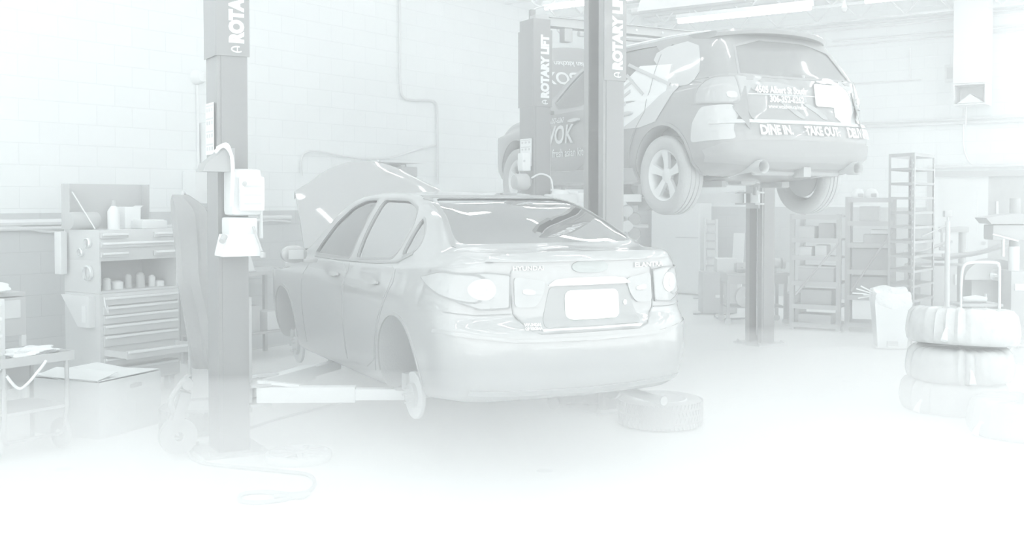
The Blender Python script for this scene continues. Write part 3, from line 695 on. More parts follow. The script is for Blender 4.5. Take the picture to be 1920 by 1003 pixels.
# wrap graphics on the side
patch('wrap_takeout_box', [[(1.95, 1.12), (1.55, 1.42), (1.02, 1.38), (.98, 1.12), (1.32, .92), (1.62, .80), (1.80, .88)]], 'L', UB, .007, .003, M_SUVW, suv, .05)
patch('wrap_box_shade', [[(1.32, .92), (.98, 1.12), (1.02, 1.38), (.80, 1.15), (1.05, .84), (1.30, .80), (1.62, .80)]], 'L', UB, .008, .003, M_SUVL, suv, .05)
patch('wrap_pale_quarter', [chaikin([(1.35, 1.56), (.80, 1.60), (.55, 1.30), (.62, 1.15), (.85, 1.15), (1.02, 1.36), (1.35, 1.42)], 1), rc([(.53, .62), (.52, .80), (.44, .93), (.20, .95), (.12, .64)], .04)], 'L', UB, .006, .003, M_SUVL, suv, .05)
sw = []
for q, o_ in enumerate((0, .12, .22)):
    sw += ribbon_poly([(2.1, .55 + o_), (1.95, .8 + o_), (1.75, .98 + o_), (1.6, 1.05 + o_)], .035)
patch('wrap_noodles', sw, 'L', UB, .014, .006, M_SUVL, suv, .06)
patch('wrap_chopsticks', ribbon_poly([(1.75, 1.45), (1.3, 1.30), (.95, 1.18)], .03) + ribbon_poly([(1.72, 1.34), (1.35, 1.12)], .03), 'L', UB, .018, .006, M_STEEL, suv, .06)
text_patch('lettering', 'WOK', 'L', (2.83, .80), UB, .27, M_WHITE, suv, .014, .006, .95)
text_patch('lettering', 'BOX', 'L', (1.98, .82), UB, .27, M_WHITE, suv, .018, .006, .95)
text_patch('lettering', 'fresh asian kitchen', 'L', (2.50, .61), UB, .12, M_WHITE, suv, .014, .002, .95)
text_patch('lettering', '306-352-6262', 'L', (2.95, .965), UB, .085, M_WHITE, suv, .014, .002, .85)
# open hood with decal
hc = Vector((3.68, 0, 1.10)); ang2 = R(64)
def hp(u, v, off=0):
    z = .05 * (1 - v * v) + off - .12 * max(0, u - .8); x = u - (.12 * v * v * max(0, u - .8) / .2)
    wdt = .74 - .1 * u
    return Vector((x * math.cos(ang2) - z * math.sin(ang2), v * wdt, x * math.sin(ang2) + z * math.cos(ang2))) + hc
n = 12; vs = [hp(i / n * .95, -1 + j / 8) for i in range(n + 1) for j in range(17)]; vs2 = [hp(i / n * .95, -1 + j / 8, -.03) for i in range(n + 1) for j in range(17)]
k = len(vs); nn = 17; fs = [(i * nn + j, i * nn + j + 1, (i + 1) * nn + j + 1, (i + 1) * nn + j) for i in range(n) for j in range(nn - 1)]
idx = [j for j in range(nn)] + [i * nn + nn - 1 for i in range(1, n + 1)] + [n * nn + j for j in range(nn - 2, -1, -1)] + [i * nn for i in range(n - 1, 0, -1)]
hood2 = MB().add(vs + vs2, fs + [tuple(a + k for a in f)[::-1] for f in fs] + [(idx[i], idx[(i + 1) % len(idx)], idx[(i + 1) % len(idx)] + k, idx[i] + k) for i in range(len(idx))]).build('hood', M_SUV, suv)
for s_, u0, sz in (('WOK BOX.', .50, .24), ('fresh asian kitchen', .70, .10)):
    vv, ff = txt2d(s_, sz, .005 if sz > .2 else .002, 1.0)
    MB().add([hp(u0 - c, a / .70, .006) for a, c in vv], ff).build('lettering', M_WHITE, hood2)
MB().box((4.05, 0, .86), (.7, .9, .3), bev=.05).box((4.0, .2, 1.02), (.4, .4, .06), bev=.02).build('engine', M_STEELD, suv)
# interior + underside
for y in (.4, -.4): seat(suv, 2.2, y, .62)
rs = MB().box((1.35, 0, .72), (.5, 1.3, .16), bev=.05).box((1.08, 0, 1.02), (.14, 1.3, .6), ry=R(-14), bev=.05).build('rear_seat', M_INT, suv)
for y in (.4, -.4): MB().box((1.0, y, 1.40), (.09, .28, .16), bev=.04).build('headrest', M_INT, rs)
for sg in (1, -1):
    ex = MB().tube(smooth_path([(.55, sg * .50, .36), (.35, sg * .54, .385), (.14, sg * .56, .40)], 4), .045, 14).lathe([(.058, -.02), (.062, .0), (.058, .10), (.05, .10), (.045, 0)], (0.03, sg * .56, .40), 'X', 20, closed=True)
    ex.build('exhaust_tip', M_STEEL, suv)
MB().box((.72, 0, .38), (.30, .9, .12), bev=.05).build('muffler', M_PLAS, suv)
MB().box((.14, 0, .36), (.14, .09, .09), bev=.008).tube([(.22, -.5, .36), (.22, .5, .36)], .03, 8).build('tow_hitch', M_PLAS, suv)
MB().tube([(.96, -.72, .34), (.96, .72, .34)], .035, 10).box((.96, 0, .34), (.22, .2, .18), bev=.04).tube([(.96, .1, .34), (3.7, .1, .34)], .04, 10).box((1.0, .45, .26), (.5, .08, .06), rz=.3, bev=.01).box((1.0, -.45, .26), (.5, .08, .06), rz=-.3, bev=.01).build('rear_axle', M_PLAS, suv)
MB().tube([(3.785, -.72, .34), (3.785, .72, .34)], .035, 10).box((3.9, 0, .34), (.5, .7, .2), bev=.06).build('front_axle', M_PLAS, suv)

# ------------------------------------------------------------------ two-post lifts
LIFT_RZ = math.atan2(.507, .862) + AZ
def sticker(parent, x, y0, z0, w, h, n):
    """warning stickers on the outer (-X) face"""
    s_ = MB().bx(x - .003, x, y0, y0 + w, z0, z0 + h).build('warning_sticker', M_PAPER, parent)
    b = MB()
    for i in range(n):
        zz = z0 + h * (i + .5) / n
        b.bx(x - .005, x - .003, y0 + w * .08, y0 + w * .92, zz + h / n * .22, zz + h / n * .34)
        for q in range(3): b.bx(x - .005, x - .003, y0 + w * (.12 + .3 * q), y0 + w * (.28 + .3 * q), zz - h / n * .2, zz + h / n * .1)
    b.build('sticker_print', M_GREY, s_)
def column(loc, label, carriage, side, top=3.5, cover=(2.62, 3.39), pads=(), pump=None, text=True, mirror=False):
    """local +X runs along the lift towards the right-hand column; the -Y face is the one with the lettering"""
    c = T('lift_column', label, 'vehicle lift', loc, LIFT_RZ, 'two-post lift columns')
    a, d = .10, .135; s = side    # half widths; side = +1 when the open (inner) face looks along +X
    b = MB().bx(-a * s, (-a + .012) * s, -d, d, .02, top).bx(-a * s, a * s, -d, -d + .012, .02, top).bx(-a * s, a * s, d - .012, d, .02, top)
    b.bx((a - .012) * s, a * s, -d, -d + .065, .02, top).bx((a - .012) * s, a * s, d - .065, d, .02, top)
    b.bx(a * s * .0 - .004, a * s * .0 + .004, -d + .02, -d + .03, .1, top)
    b.build('mast', M_POST, c)
    MB().bx(-.075, .075, -d - .006, -d - .001, .05, cover[0]).build('mast_channel', M_POSTD, c, label='darker recessed strip on the mast')
    MB().box((0, 0, .01), (.42, .44, .02), bev=.004).build('base_plate', M_GREY, c)
    bb = MB()
    for x in (-.17, .17):
        for y in (-.18, .18): bb.lathe([(.001, .045), (.016, .045), (.018, .02)], (x, y, 0), 'Z', 6)
    bb.build('anchor_bolt', M_STEEL, c)
    cv_ = MB().bx(-a - .012 * (s > 0), a + .012, -d - .014, -d - .004, cover[0], cover[1])
    if s > 0: cv_.bx(-a - .012, -a - .004, -d - .01, d + .01, cover[0], cover[1])
    else: cv_.bx(a + .004, a + .012, -d - .01, d + .01, cover[0], cover[1])
    cv = cv_.build('mast_cover', M_POST, c)
    if text:
        text_on('lettering', 'ROTARY LIFT', M_WHITE, cv, (.03, -d - .014, (cover[0] + cover[1]) / 2 + .015), (0, 0, 1), (-1, 0, 0), .125, .0085, .84, th=.002)
        ring = [(.03 + .038 * math.cos(t), -d - .017, cover[0] + .045 + .018 * math.sin(t)) for t in [i * PI / 8 for i in range(3, 15)]]
        MB().tube(ring, .005, 6).tube([(.03, -d - .017, cover[0] + .03), (.03, -d - .017, cover[0] + .06)], .004, 6).build('maker_emblem', M_WHITE, cv)
    # chain and cable inside the channel
    MB().tube([(0.02 * s, .02, .1), (.02 * s, .02, top)], .012, 8).tube([(.03 * s, -.05, .1), (.03 * s, -.05, top)], .006, 6).build('lift_cable', M_WHITE, c)
    # carriage and arms
    z = carriage
    cr = MB().bx((-.02) * s, (a + .03) * s, -.10, .10, z - .12, z + .65).bx((a + .0) * s, (a + .14) * s, -.17, .17, z - .075, z - .055).bx((a + .0) * s, (a + .14) * s, -.17, .17, z + .055, z + .075)
    cr.build('carriage', M_STEEL, c)
    for (tx, ty, tz, py) in pads:
        p0 = Vector(((a + .09) * s, py, z)); p1 = Vector((tx, ty, z)); dv = p1 - p0; L_ = dv.length; an = math.atan2(dv.y, dv.x)
        ar = MB().box(p0 + dv * .32, (L_ * .70, .10, .105), rz=an, bev=.008).tube([p0 - Vector((0, 0, .075)), p0 + Vector((0, 0, .09))], .035, 12)
        ar.box(p0 + dv * .12 + Vector((0, 0, .07)), (L_ * .3, .04, .02), rz=an, ry=R(6))
        am = ar.build('swing_arm', M_WHITE, c, label='white swing arm')
        MB().box(p0 + dv * .80, (L_ * .44, .075, .075), rz=an, bev=.006).build('arm_extension', M_WHITE, am)
        MB().tube([p1 + Vector((0, 0, .03)), p1 + Vector((0, 0, tz - z - .02))], .025, 12).lathe([(.001, tz - .03), (.06, tz - .03), (.062, tz - .008), (.05, tz), (.001, tz)], (tx, ty, 0), 'Z', 20).build('lift_pad', M_STEELD, am)
    return c
lx = Vector((.862, .507))
def colpos(px, py, D): p = A(px, py, D); return Vector((p.x, p.y, 0))
PL = colpos(428, 600, 7.12); PR = colpos(1131, 600, 8.55); SL = colpos(1003, 300, 10.88); SR = colpos(1425, 500, 12.45)
def to_local(w, base):
    q = Matrix.Rotation(-LIFT_RZ, 3, 'Z') @ (Vector(w) - base); return q
def car_pt(o, h, x, y, z): return Vector(o) + Matrix.Rotation(h, 3, 'Z') @ Vector((x, y, z))
def pads_for(o, h, base, pts, zt):
    out = []
    for x, y, py in pts:
        q = to_local(car_pt(o, h, x, y, zt), base); out.append((q.x, q.y, q.z, py))
    return out
c1 = column(PL, 'dark lift column in front of the tool chests, with a white hydraulic power unit on it', .38, 1, pads=pads_for(CAR_O, CAR_H, PL, ((1.32, .70, -.12), (2.75, .70, .12)), .17))
c2 = column(PR, 'lift column behind the trunk of the black sedan, in front of the raised car', .38, -1, pads=pads_for(CAR_O, CAR_H, PR, ((1.32, -.70, -.12), (2.75, -.70, .12)), .17))
c3 = column(SL, 'lift column at the front door of the raised car, with a white switch box', 1.70, 1, pads=pads_for(SUV_O, SUV_H, SL, ((1.62, .74, -.12), (3.10, .74, .12)), .28))
c4 = column(SR, 'lift column standing under and behind the raised car, beside the steel shelves', 1.70, -1, top=3.45, pads=pads_for(SUV_O, SUV_H, SR, ((1.62, -.74, -.12), (3.10, -.74, .12)), .28))
sticker(c1, -.112, -.10, 1.98, .2, .34, 4)
sticker(c3, -.112, -.12, 2.02, .22, .28, 4)
MB().bx(-.025, .025, .03, .08, 3.4, 3.62).build('mast_extension', M_POST, c3)
# crossbeam of the rear lift
bm_ = T('lift_crossbeam', 'steel crossbeam joining the tops of the two rear lift columns above the raised car', 'beam', SL, LIFT_RZ)
Ls = (SR - SL).length
MB().bx(-.02, Ls + .1, -.04, .04, 3.46, 3.54).bx(-.02, Ls + .1, -.07, .07, 3.54, 3.55).bx(-.02, Ls + .1, -.07, .07, 3.45, 3.46).build('beam', M_STEEL, bm_)
MB().box((.02, -.05, 3.47), (.17, .12, .15), bev=.02).build('pulley_bracket', M_STEELD, bm_); MB().box((Ls - .02, -.05, 3.47), (.17, .12, .15), bev=.02).build('pulley_bracket', M_STEELD, bm_)
MB().box((.35, -.04, 3.37), (.10, .1, .14), bev=.01).build('limit_switch', M_STEELD, bm_)
MB().tube([(.5, -.05, 3.40), (Ls, -.05, 3.40)], .03, 8).build('shutoff_bar', M_STEEL, bm_)
bb = MB()
for q in range(6): bb.tube([(.9 + q * .35, -.05, 3.50), (.9 + q * .35, -.035, 3.50)], .014, 8)
bb.build('beam_bolts', M_WHITE, bm_)
# hydraulic power units
def power_unit(loc, label, s=1.0):
    u = T('hydraulic_power_unit', label, 'hydraulic pump', loc, LIFT_RZ)
    MB().prism([(-.135, -.13), (.105, -.13), (.105, -.115), (.085, .01), (-.105, .01), (-.135, -.115)], -.10, .10, 'Y').build('oil_reservoir', M_WHITE, u)
    MB().box((0, 0, .06), (.19, .18, .12), bev=.02).build('pump_block', M_LGREY, u)
    m_ = MB().box((.02, 0, .28), (.20, .20, .30), bev=.03)
    m_.build('electric_motor', M_LGREY, u)
    bx_ = MB().box((.045, -.12, .27), (.16, .05, .22), bev=.015).build('switch_box', M_WHITE, u)
    b = MB()
    for q in range(3): b.bx(-.01, .10, -.148, -.145, .20 + q * .055, .212 + q * .055)
    b.build('label_print', M_GREY, bx_)
    MB().tube([(-.01, -.16, .335), (-.01, -.14, .335)], .015, 10).build('push_button', M_STEELD, bx_)
    MB().tube([(-.125, -.1, .0), (-.15, -.13, -.03)], .02, 10).build('filler_cap', M_STEELD, u)
    MB().tube([(.06, -.1, .06), (.10, -.15, -.10)], .008, 8).lathe([(.001, -.02), (.018, -.018), (.02, 0), (.018, .018), (.001, .02)], (.105, -.155, -.12), 'Z', 10).build('release_lever', M_STEELD, u)
    MB().tube(smooth_path([(-.08, -.1, .2), (-.08, -.12, .45), (-.10, -.10, .58), (-.16, -.06, .56)], 5), .009, 8).build('cable', M_WHITE, u)
    MB().tube([(.14, .0, -.02), (.14, 0, .22)], .014, 8).tube([(.14, 0, .1), (.08, 0, .1)], .012, 8).build('valve_pipe', M_LGREY, u)
    return u
_o = Matrix.Rotation(LIFT_RZ, 3, 'Z') @ Vector((.005, -.26, 0)); power_unit(PL + _o + Vector((0, 0, 1.45)), 'pale hydraulic power unit with white oil tank on the column nearest the tool chests')
# ------------------------------------------------------------------ small things on the columns
def on_col(base, x, y, z): return base + Matrix.Rotation(LIFT_RZ, 3, 'Z') @ Vector((x, y, 0)) + Vector((0, 0, z))
t = T('switch_box', 'small white switch box on the column at the front door of the raised car', 'switch box', on_col(SL, -.175, -.08, 1.97), LIFT_RZ)
MB().box((0, 0, .09), (.10, .10, .18), bev=.012).build('housing', M_WHITE, t); MB().tube([(-.03, -.055, .1), (-.03, -.045, .1)], .012, 8).build('button', M_GREY, t)
t = T('electric_motor', 'dark round motor below the white switch box on the lift column', 'motor', on_col(SL, -.22, -.10, 1.86), LIFT_RZ)
MB().lathe([(.001, -.09), (.07, -.085), (.085, -.03), (.085, .05), (.05, .09), (.001, .09)], (0, 0, 0), 'X', 20).build('housing', M_STEELD, t)
MB().tube(smooth_path([(.08, -.06, .04), (.15, -.12, .08), (.24, -.16, .04), (.27, -.16, -.08), (.27, -.16, -.18)], 5), .009, 8).build('cable', M_WHITE, t)
t = T('oil_filler', 'round white tank cap beside the cable on the lift column behind the black sedan', 'tank', on_col(SL, .10, -.32, 1.60), LIFT_RZ)
MB().box((0, 0, .07), (.28, .2, .14), bev=.02).build('tank', M_LGREY, t); MB().lathe([(.001, .18), (.08, .178), (.085, .15), (.085, .13), (.001, .13)], (0, 0, 0), 'Z', 24).build('cap', M_WHITE, t)
t = T('motor_cover', 'dark plastic cover strapped to the column above the white hydraulic power unit', 'cover', on_col(PL, -.13, -.26, 1.86), LIFT_RZ)
MB().prism([(-.12, 0), (.08, .0), (.08, .15), (.0, .13), (-.10, .05)], -.10, .08, 'Y').build('shell', M_BLACK, t)
MB().tube(smooth_path([(-.05, -.11, .12), (.0, -.13, .16), (.05, -.13, .10), (.06, -.12, -.05), (.05, -.12, -.22)], 5), .012, 8).build('strap', M_WHITE, t)
# ------------------------------------------------------------------ tool chest with open lid
def chest_face(b, x, y0, y1, z0, z1, rows, hb, gap=.012):
    """drawer fronts on plane x, returns list of (drawer box, handle box)"""
    out = []; h = (z1 - z0) / rows
    for i in range(rows): out.append((x, y0 + .01, y1 - .01, z0 + i * h + gap / 2, z0 + (i + 1) * h - gap / 2))
    return out
def drawer(parent, x, y0, y1, z0, z1, m=M_CHEST, out=0.0, mh=M_WHITE):
    d = MB().bx(x + .001, x + .02 + out, y0, y1, z0, z1, .004)
    if out > .03: d = MB().bx(x + out, x + .02 + out, y0, y1, z0, z1, .004).bx(x, x + out, y0 + .01, y0 + .02, z0 + .01, z1 - .01).bx(x, x + out, y1 - .02, y1 - .01, z0 + .01, z1 - .01).bx(x, x + out, y0 + .01, y1 - .01, z0 + .005, z0 + .012)
    o = d.build('drawer', m, parent)
    MB().bx(x + .02 + out, x + .038 + out, y0 + .01, y1 - .01, z1 - .022, z1 - .004, .003).build('drawer_handle', mh, o, label='bright drawer pull strip')
    return o
def caster(parent, x, y, r=.05):
    c_ = MB().lathe([(.001, -.02), (r, -.018), (r, .018), (.001, .02)], (x, y, r), 'Y', 20).build('caster', M_GREY, parent)
    MB().bx(x - .03, x + .03, y - .03, y - .024, r, r * 2 + .02).bx(x - .03, x + .03, y + .024, y + .03, r, r * 2 + .02).bx(x - .035, x + .035, y - .035, y + .035, r * 2 + .015, r * 2 + .025).build('fork', M_LGREY, c_)
CHX = -7.85
t = T('roller_cabinet', 'wide grey roller tool cabinet with bright drawer strips and one drawer pulled open', 'tool cabinet', (CHX, 5.30, 0), 0)
MB().bx(-.5, 0, 0, .80, .13, .90, .01).build('cabinet_body', M_CHEST, t)
for i, (z0, z1) in enumerate(((.80, .87), (.72, .79), (.645, .715), (.555, .635), (.455, .545), (.16, .27))): drawer(t, 0, .03, .77, z0, z1)
drawer(t, 0, .03, .77, .29, .36)
drawer(t, 0, .03, .77, .375, .445, out=.30)
for x in (-.44, -.06):
    for y in (.07, .73): caster(t, x, y)
MB().prism([(-.46, .88), (-.06, .88), (-.06, .62), (-.22, .62)], -.06, -.001, 'Y').build('side_pocket', M_LGREY, t)
MB().bx(-.16, -.10, -.064, -.06, .66, .80).build('paper_note', M_PAPER, t)
MB().tube(smooth_path([(.02, .03, .87), (.05, .02, .80), (.04, .05, .74), (.02, .06, .80)], 4), .006, 6).build('key_hook', M_WHITE, t)
t = T('top_tool_chest', 'top tool chest with its lid up, standing on the wide roller cabinet', 'tool chest', (CHX, 5.30, .90), 0)
MB().bx(-.5, 0, 0, .015, 0, .53).bx(-.5, 0, .765, .78, 0, .53).bx(-.5, -.485, 0, .78, 0, .53).bx(-.5, 0, 0, .78, 0, .02).bx(-.5, 0, 0, .78, .27, .53, .004).build('chest_body', M_CHEST, t)
for y0, y1, z0, z1 in ((.0, .27, .46, .505), (.52, .77, .46, .505), (.0, .77, .38, .43), (.0, .27, .30, .345), (.52, .77, .30, .345)): drawer(t, 0, y0 + .01, y1, z0, z1)
lidp = MB().bx(-.52, -.50, -.01, .79, .53, .92, .004).bx(-.50, -.40, -.01, .0, .53, .92).bx(-.50, -.40, .78, .79, .53, .92)
lidp.build('chest_lid', M_STEELD, t, label='raised dark lid')
rod = MB().tube([(-.42, .03, .85), (-.1, .03, .54)], .006, 6).build('lid_stay', M_LGREY, t)
for (y, z, r) in ((-.006, .42, .045), (-.006, .34, .035), (-.006, .17, .065)):
    MB().lathe([(r, 0), (r, -.02), (r * .8, -.025), (r * .8, 0)], (-.14 - (.1 if r < .04 else 0), y, z), 'Y', 24, closed=True).build('magnetic_dish', M_CHROME, t)
MB().box((-.47, -.05, .33), (.10, .06, .36), bev=.01).build('side_pocket', M_LGREY, t)
# things on and in the chest
def bottle(loc, label, h=.22, r=.04, m=M_WHITE):
    t = T('squeeze_bottle', label, 'bottle', loc); MB().lathe([(.001, 0), (r, 0), (r, h * .62), (r * .6, h * .75), (r * .35, h * .8), (.001, h * .8)], n=20).build('bottle_body', m, t)
    MB().lathe([(.001, h * .8), (r * .4, h * .8), (r * .3, h), (.001, h)], n=12).build('cap', M_STEELD, t)
bottle((CHX - .16, 5.55, 1.43), 'white bottle with a dark cap on top of the open tool chest', .25, .05)
t = T('impact_socket_case', 'dark round canister lying on the tool chest beside the white bottle', 'canister', (CHX - .3, 5.35, 1.505)); MB().lathe([(.001, -.13), (.07, -.13), (.075, -.1), (.075, .1), (.07, .13), (.001, .13)], axis='Y', n=20).build('can', M_STEELD, t)
t = T('parts_box', 'white paper parts box standing open on the tool chest under its lid', 'box', (CHX - .34, 5.80, 1.43)); MB().bx(-.1, .1, -.08, .08, 0, .19, .003).build('carton', M_PAPER, t); MB().box((.04, .09, .19), (.12, .04, .004), rx=.5).build('flap', M_WHITE, t)
t = T('clear_organiser', 'flat clear parts organiser lying on the right end of the tool chest', 'box', (CHX - .2, 5.92, 1.43)); MB().bx(-.12, .12, -.14, .12, 0, .07, .01).build('case', M_LGREY, t); MB().bx(-.1, .1, -.12, .1, .07, .078).build('case_lid', M_WHITE, t)
for i, (y, h, r, m) in enumerate(((5.45, .10, .035, M_LGREY), (5.55, .07, .05, M_WHITE), (5.66, .12, .03, M_STEELD), (5.78, .13, .04, M_STEELD), (5.9, .10, .03, M_LGREY), (5.98, .05, .04, M_WHITE))):
    t = T('spray_can', ['short pale can at the left in the tool chest bay', 'low white tub second in the tool chest bay', 'dark slim can third in the tool chest bay', 'dark wide can near the middle of the tool chest bay', 'pale slim can right of the dark ones in the tool chest bay', 'low white tub at the right end of the tool chest bay'][i], 'can', (CHX - .12, y, .92), 0, 'cans in the open bay of the tool chest')
    MB().lathe([(.001, 0), (r, 0), (r, h * .85), (r * .5, h), (.001, h)], n=16).build('can_body', m, t)
# ------------------------------------------------------------------ things further left
p = G(18, 850); p2 = G(0, 900)
t = T('roller_cabinet', 'pale roller tool cabinet cut off at the edge of the picture by the service cart', 'tool cabinet', (-6.78, 3.86, 0), 0)
MB().bx(-.02, .02, -.9, 0, .06, 1.03, .008).bx(-.48, -.02, -.9, 0, .06, 1.03, .008).build('cabinet_body', M_LGREY, t)
for z0, z1 in ((.93, 1.01), (.82, .91), (.70, .80), (.55, .68), (.40, .53), (.25, .38), (.10, .23)): drawer(t, .02, -.86, -.03, z0, z1, M_LGREY)
caster(t, -.05, -.08); caster(t, -.05, -.8)
cs = A(0, 600, 8.9)
t = T('service_cart', 'grey steel service cart with rags on top, left of the roller tool cabinet', 'cart', (-8.05, 4.35, 0), 0)
MB().bx(-.3, .12, -.5, .35, .93, .96, .005).bx(-.3, .12, -.5, .35, .62, .92, .005).build('cart_body', M_STEEL, t)
MB().bx(.12, .13, -.05, .3, .76, .90).build('cart_drawer', M_LGREY, t); MB().bx(.13, .134, .0, .17, .80, .88).build('label_card', M_WHITE, t)
for y in (-.46, .31):
    for x in (-.26, .08): MB().bx(x, x + .04, y, y + .04, .05, .62).build('leg', M_LGREY, t)
MB().bx(-.3, .12, -.5, .35, .30, .33).build('cart_shelf', M_STEELD, t)
t = T('rag', 'crumpled white rags lying on the service cart', 'rag', (-8.0, 4.30, .96))
def blob(name, m, parent, rx, ry, rz, seed=1, n=20, rough=.25, **kw):
    rnd = random.Random(seed); ph = [(rnd.uniform(0, 6.28), rnd.uniform(0, 6.28), rnd.randint(2, 6), rnd.randint(2, 5)) for _ in range(6)]
    vs = []
    for i in range(n + 1):
        th = PI * i / n
        for j in range(n * 2):
            f = PI * j / n; k = 1 + rough * sum(math.sin(a + p_ * f) * math.sin(b + q * th) for a, b, p_, q in ph) / 3 * math.sin(th)
            vs.append((rx * k * math.sin(th) * math.cos(f), ry * k * math.sin(th) * math.sin(f), max(0, rz * (1 + k * math.cos(th)))))
    N = n * 2
    fs = [(i * N + j, i * N + (j + 1) % N, (i + 1) * N + (j + 1) % N, (i + 1) * N + j) for i in range(n) for j in range(N)]
    return MB().add(vs, fs).build(name, m, parent, **kw)
blob('cloth', M_RAG, t, .14, .26, .05, 3, rough=.5)
cd = oX(36, 500, -8.22)
t = T('instruction_board', 'white card propped upright on the service cart behind the rags', 'board', (-8.22, 4.52, .96), 0)
MB().box((0, 0, .11), (.01, .22, .20), ry=-.1, bev=.003).build('card', M_PAPER, t); MB().box((.008, .02, .05), (.006, .08, .07), ry=-.1).build('printed_panel', M_WHITE, t)
MB().bx(-.03, .05, -.06, .06, 0, .012).build('card_foot', M_STEELD, t)
# low cart with two big wheels
cc = G(108, 842)
t = T('welding_cart', 'low steel cart with a tray and two large wheels in front of the tool cabinet', 'cart', (cc.x, cc.y, 0), 0)
tr_ = MB().bx(-.45, .05, -.42, .10, .60, .62).bx(-.45, .05, -.42, -.41, .60, .66).bx(-.45, .05, .09, .10, .60, .66).bx(-.45, -.44, -.42, .10, .60, .66).bx(.04, .05, -.42, .10, .60, .66); tr_.build('top_tray', M_STEELD, t)
MB().bx(-.42, .02, -.38, .06, .28, .30).bx(-.42, -.40, -.38, .06, .38, .56).bx(-.4, .0, -.36, -.34, .45, .56).build('lower_tray', M_STEEL, t)
for q_ in (smooth_path([(.02, .06, .60), (.02, .06, .30), (.04, .02, .14), (.02, -.02, .10)], 5), smooth_path([(.02, -.38, .60), (.02, -.38, .30), (.04, -.40, .14), (.02, -.36, .10)], 5), [(-.4, .06, .60), (-.4, .06, .005)], [(-.4, -.38, .60), (-.4, -.38, .005)]): MB().tube(q_, .015, 8).build('leg', M_STEELD, t)
MB().tube([(-.02, -.46, .10), (-.02, .04, .10)], .012, 8).build('axle', M_STEELD, t)
for y in (-.44, .04):
    w_ = MB().lathe([(.03, -.022), (.08, -.022), (.102, -.015), (.102, .015), (.08, .022), (.03, .022)], (-.02, y, .102), 'Y', 28, closed=True).build('cart_wheel', M_RUB2, t)
    MB().lathe([(.001, -.026), (.03, -.026), (.03, .026), (.001, .026)], (-.02, y, .102), 'Y', 16).build('wheel_hub', M_LGREY, w_)
MB().tube(smooth_path([(.05, -.38, .55), (.07, -.30, .46), (.08, -.18, .56), (.07, -.12, .62)], 5), .010, 8).build('hook', M_WHITE, t)
t = T('rag', 'crumpled white rags in the tray of the low cart', 'rag', (cc.x - .18, cc.y - .08, .62)); blob('cloth', M_RAG, t, .10, .17, .035, 8, rough=.5)
# cardboard box
bn = G(187, 825); 
t = T('cardboard_box', 'pale cardboard box with flaps half open on the floor before the tool cabinet', 'box', (bn.x, bn.y, 0), R(12))
MB().bx(-.62, 0, 0, .005, 0, .40).bx(-.62, 0, .62, .625, 0, .40).bx(-.005, 0, 0, .62, 0, .40).bx(-.62, -.615, 0, .62, 0, .40).bx(-.62, 0, 0, .62, .0, .01).build('carton', M_CARD, t)
MB().box((-.16, .31, .405), (.31, .61, .005), ry=R(-2)).box((-.46, .31, .41), (.30, .61, .005), ry=R(5)).build('flap', M_WHITE, t)
MB().box((-.31, .10, .43), (.58, .20, .005), rx=R(10)).build('flap', M_CARD, t)
MB().lathe([(.001, .001), (.02, .001), (.02, .004), (.001, .004)], (0.0, .36, .33), 'X', 12).bx(.0005, .003, .30, .42, .315, .345).build('hand_hole', M_STEEL, t)
[MB().bx(*q).build('carton_print', M_LGREY, t) for q in ((.0005, .003, .26, .50, .23, .29), (.0005, .003, .17, .30, .08, .19), (.0005, .003, .36, .56, .10, .19), (-.40, -.20, -.003, -.0005, .20, .30))]
# old tyre and pulley parts behind the column
def loose_tyre(name, label, loc, ro=.31, ri=.20, w=.2, rim=True, m=M_RUB2, group=None, rz=0, lug=True):
    t = T(name, label, 'tyre', loc, rz, group)
    pr = [(ri, -w * .42), ((ro + ri) / 2, -w * .5), (ro - .025, -w * .47), (ro, -w * .36), (ro, w * .36), (ro - .025, w * .47), ((ro + ri) / 2, w * .5), (ri, w * .42), (ri - .01, w * .3), (ri - .01, -w * .3)]
    b = MB().lathe(pr, (0, 0, w / 2), 'Z', 64, closed=True)
    ty = b.build('tyre', m, t)
    if lug:
        g = MB(); n = 60
        for row, (z0, sk) in enumerate(((.16, .5), (.38, -.5), (.62, .5), (.84, -.5))):
            for i in range(n):
                a = 2 * PI * (i + .5 * (row % 2)) / n; g.box(((ro + .001) * math.cos(a), (ro + .001) * math.sin(a), w * z0), (.012, .022, w * .17), rz=a, rx=sk * .6)
        g.build('tread', m, ty, kind='stuff')
    if rim:
        MB().lathe([(ri, w * .92), (ri - .012, w * .95), (ri - .025, w * .80), (ri - .03, w * .45), (.09, w * .50), (.085, w * .62), (.035, w * .64), (.03, w * .5), (.001, w * .5)], (0, 0, 0), 'Z', 40).lathe([(ri - .03, w * .1), (ri - .03, w * .45)], (0, 0, 0), 'Z', 40).build('rim', M_LGREY, t)
        hb = MB()
        for i in range(10): a = 2 * PI * i / 10; hb.lathe([(.001, w * .56), (.016, w * .56), (.016, w * .5)], (.13 * math.cos(a), .13 * math.sin(a), 0), 'Z', 8)
        hb.build('rim_holes', M_STEELD, t)
    return t
p = G(330, 822); loose_tyre('loose_tyre', 'worn tyre lying flat between the cardboard box and the lift column', (p.x - .1, p.y + .3, 0), .29, .19, .19)
tq = G(1238, 812); cdir = tq.xy.normalized()
loose_tyre('loose_tyre', 'tyre with its steel rim lying on the floor behind the black sedan', (tq.x + cdir.x * .31, tq.y + cdir.y * .31, 0), .31, .20, .21)
p = on_col(PL, -.34, -.0, .02)
t = T('caliper_assembly', 'greasy hub and brake parts heaped at the foot of the lettered lift column', 'car part', p, LIFT_RZ)
MB().lathe([(.03, -.03), (.12, -.03), (.12, .03), (.03, .03)], (0, -.02, .12), 'Y', 24, closed=True).build('disc', M_PLAS, t)
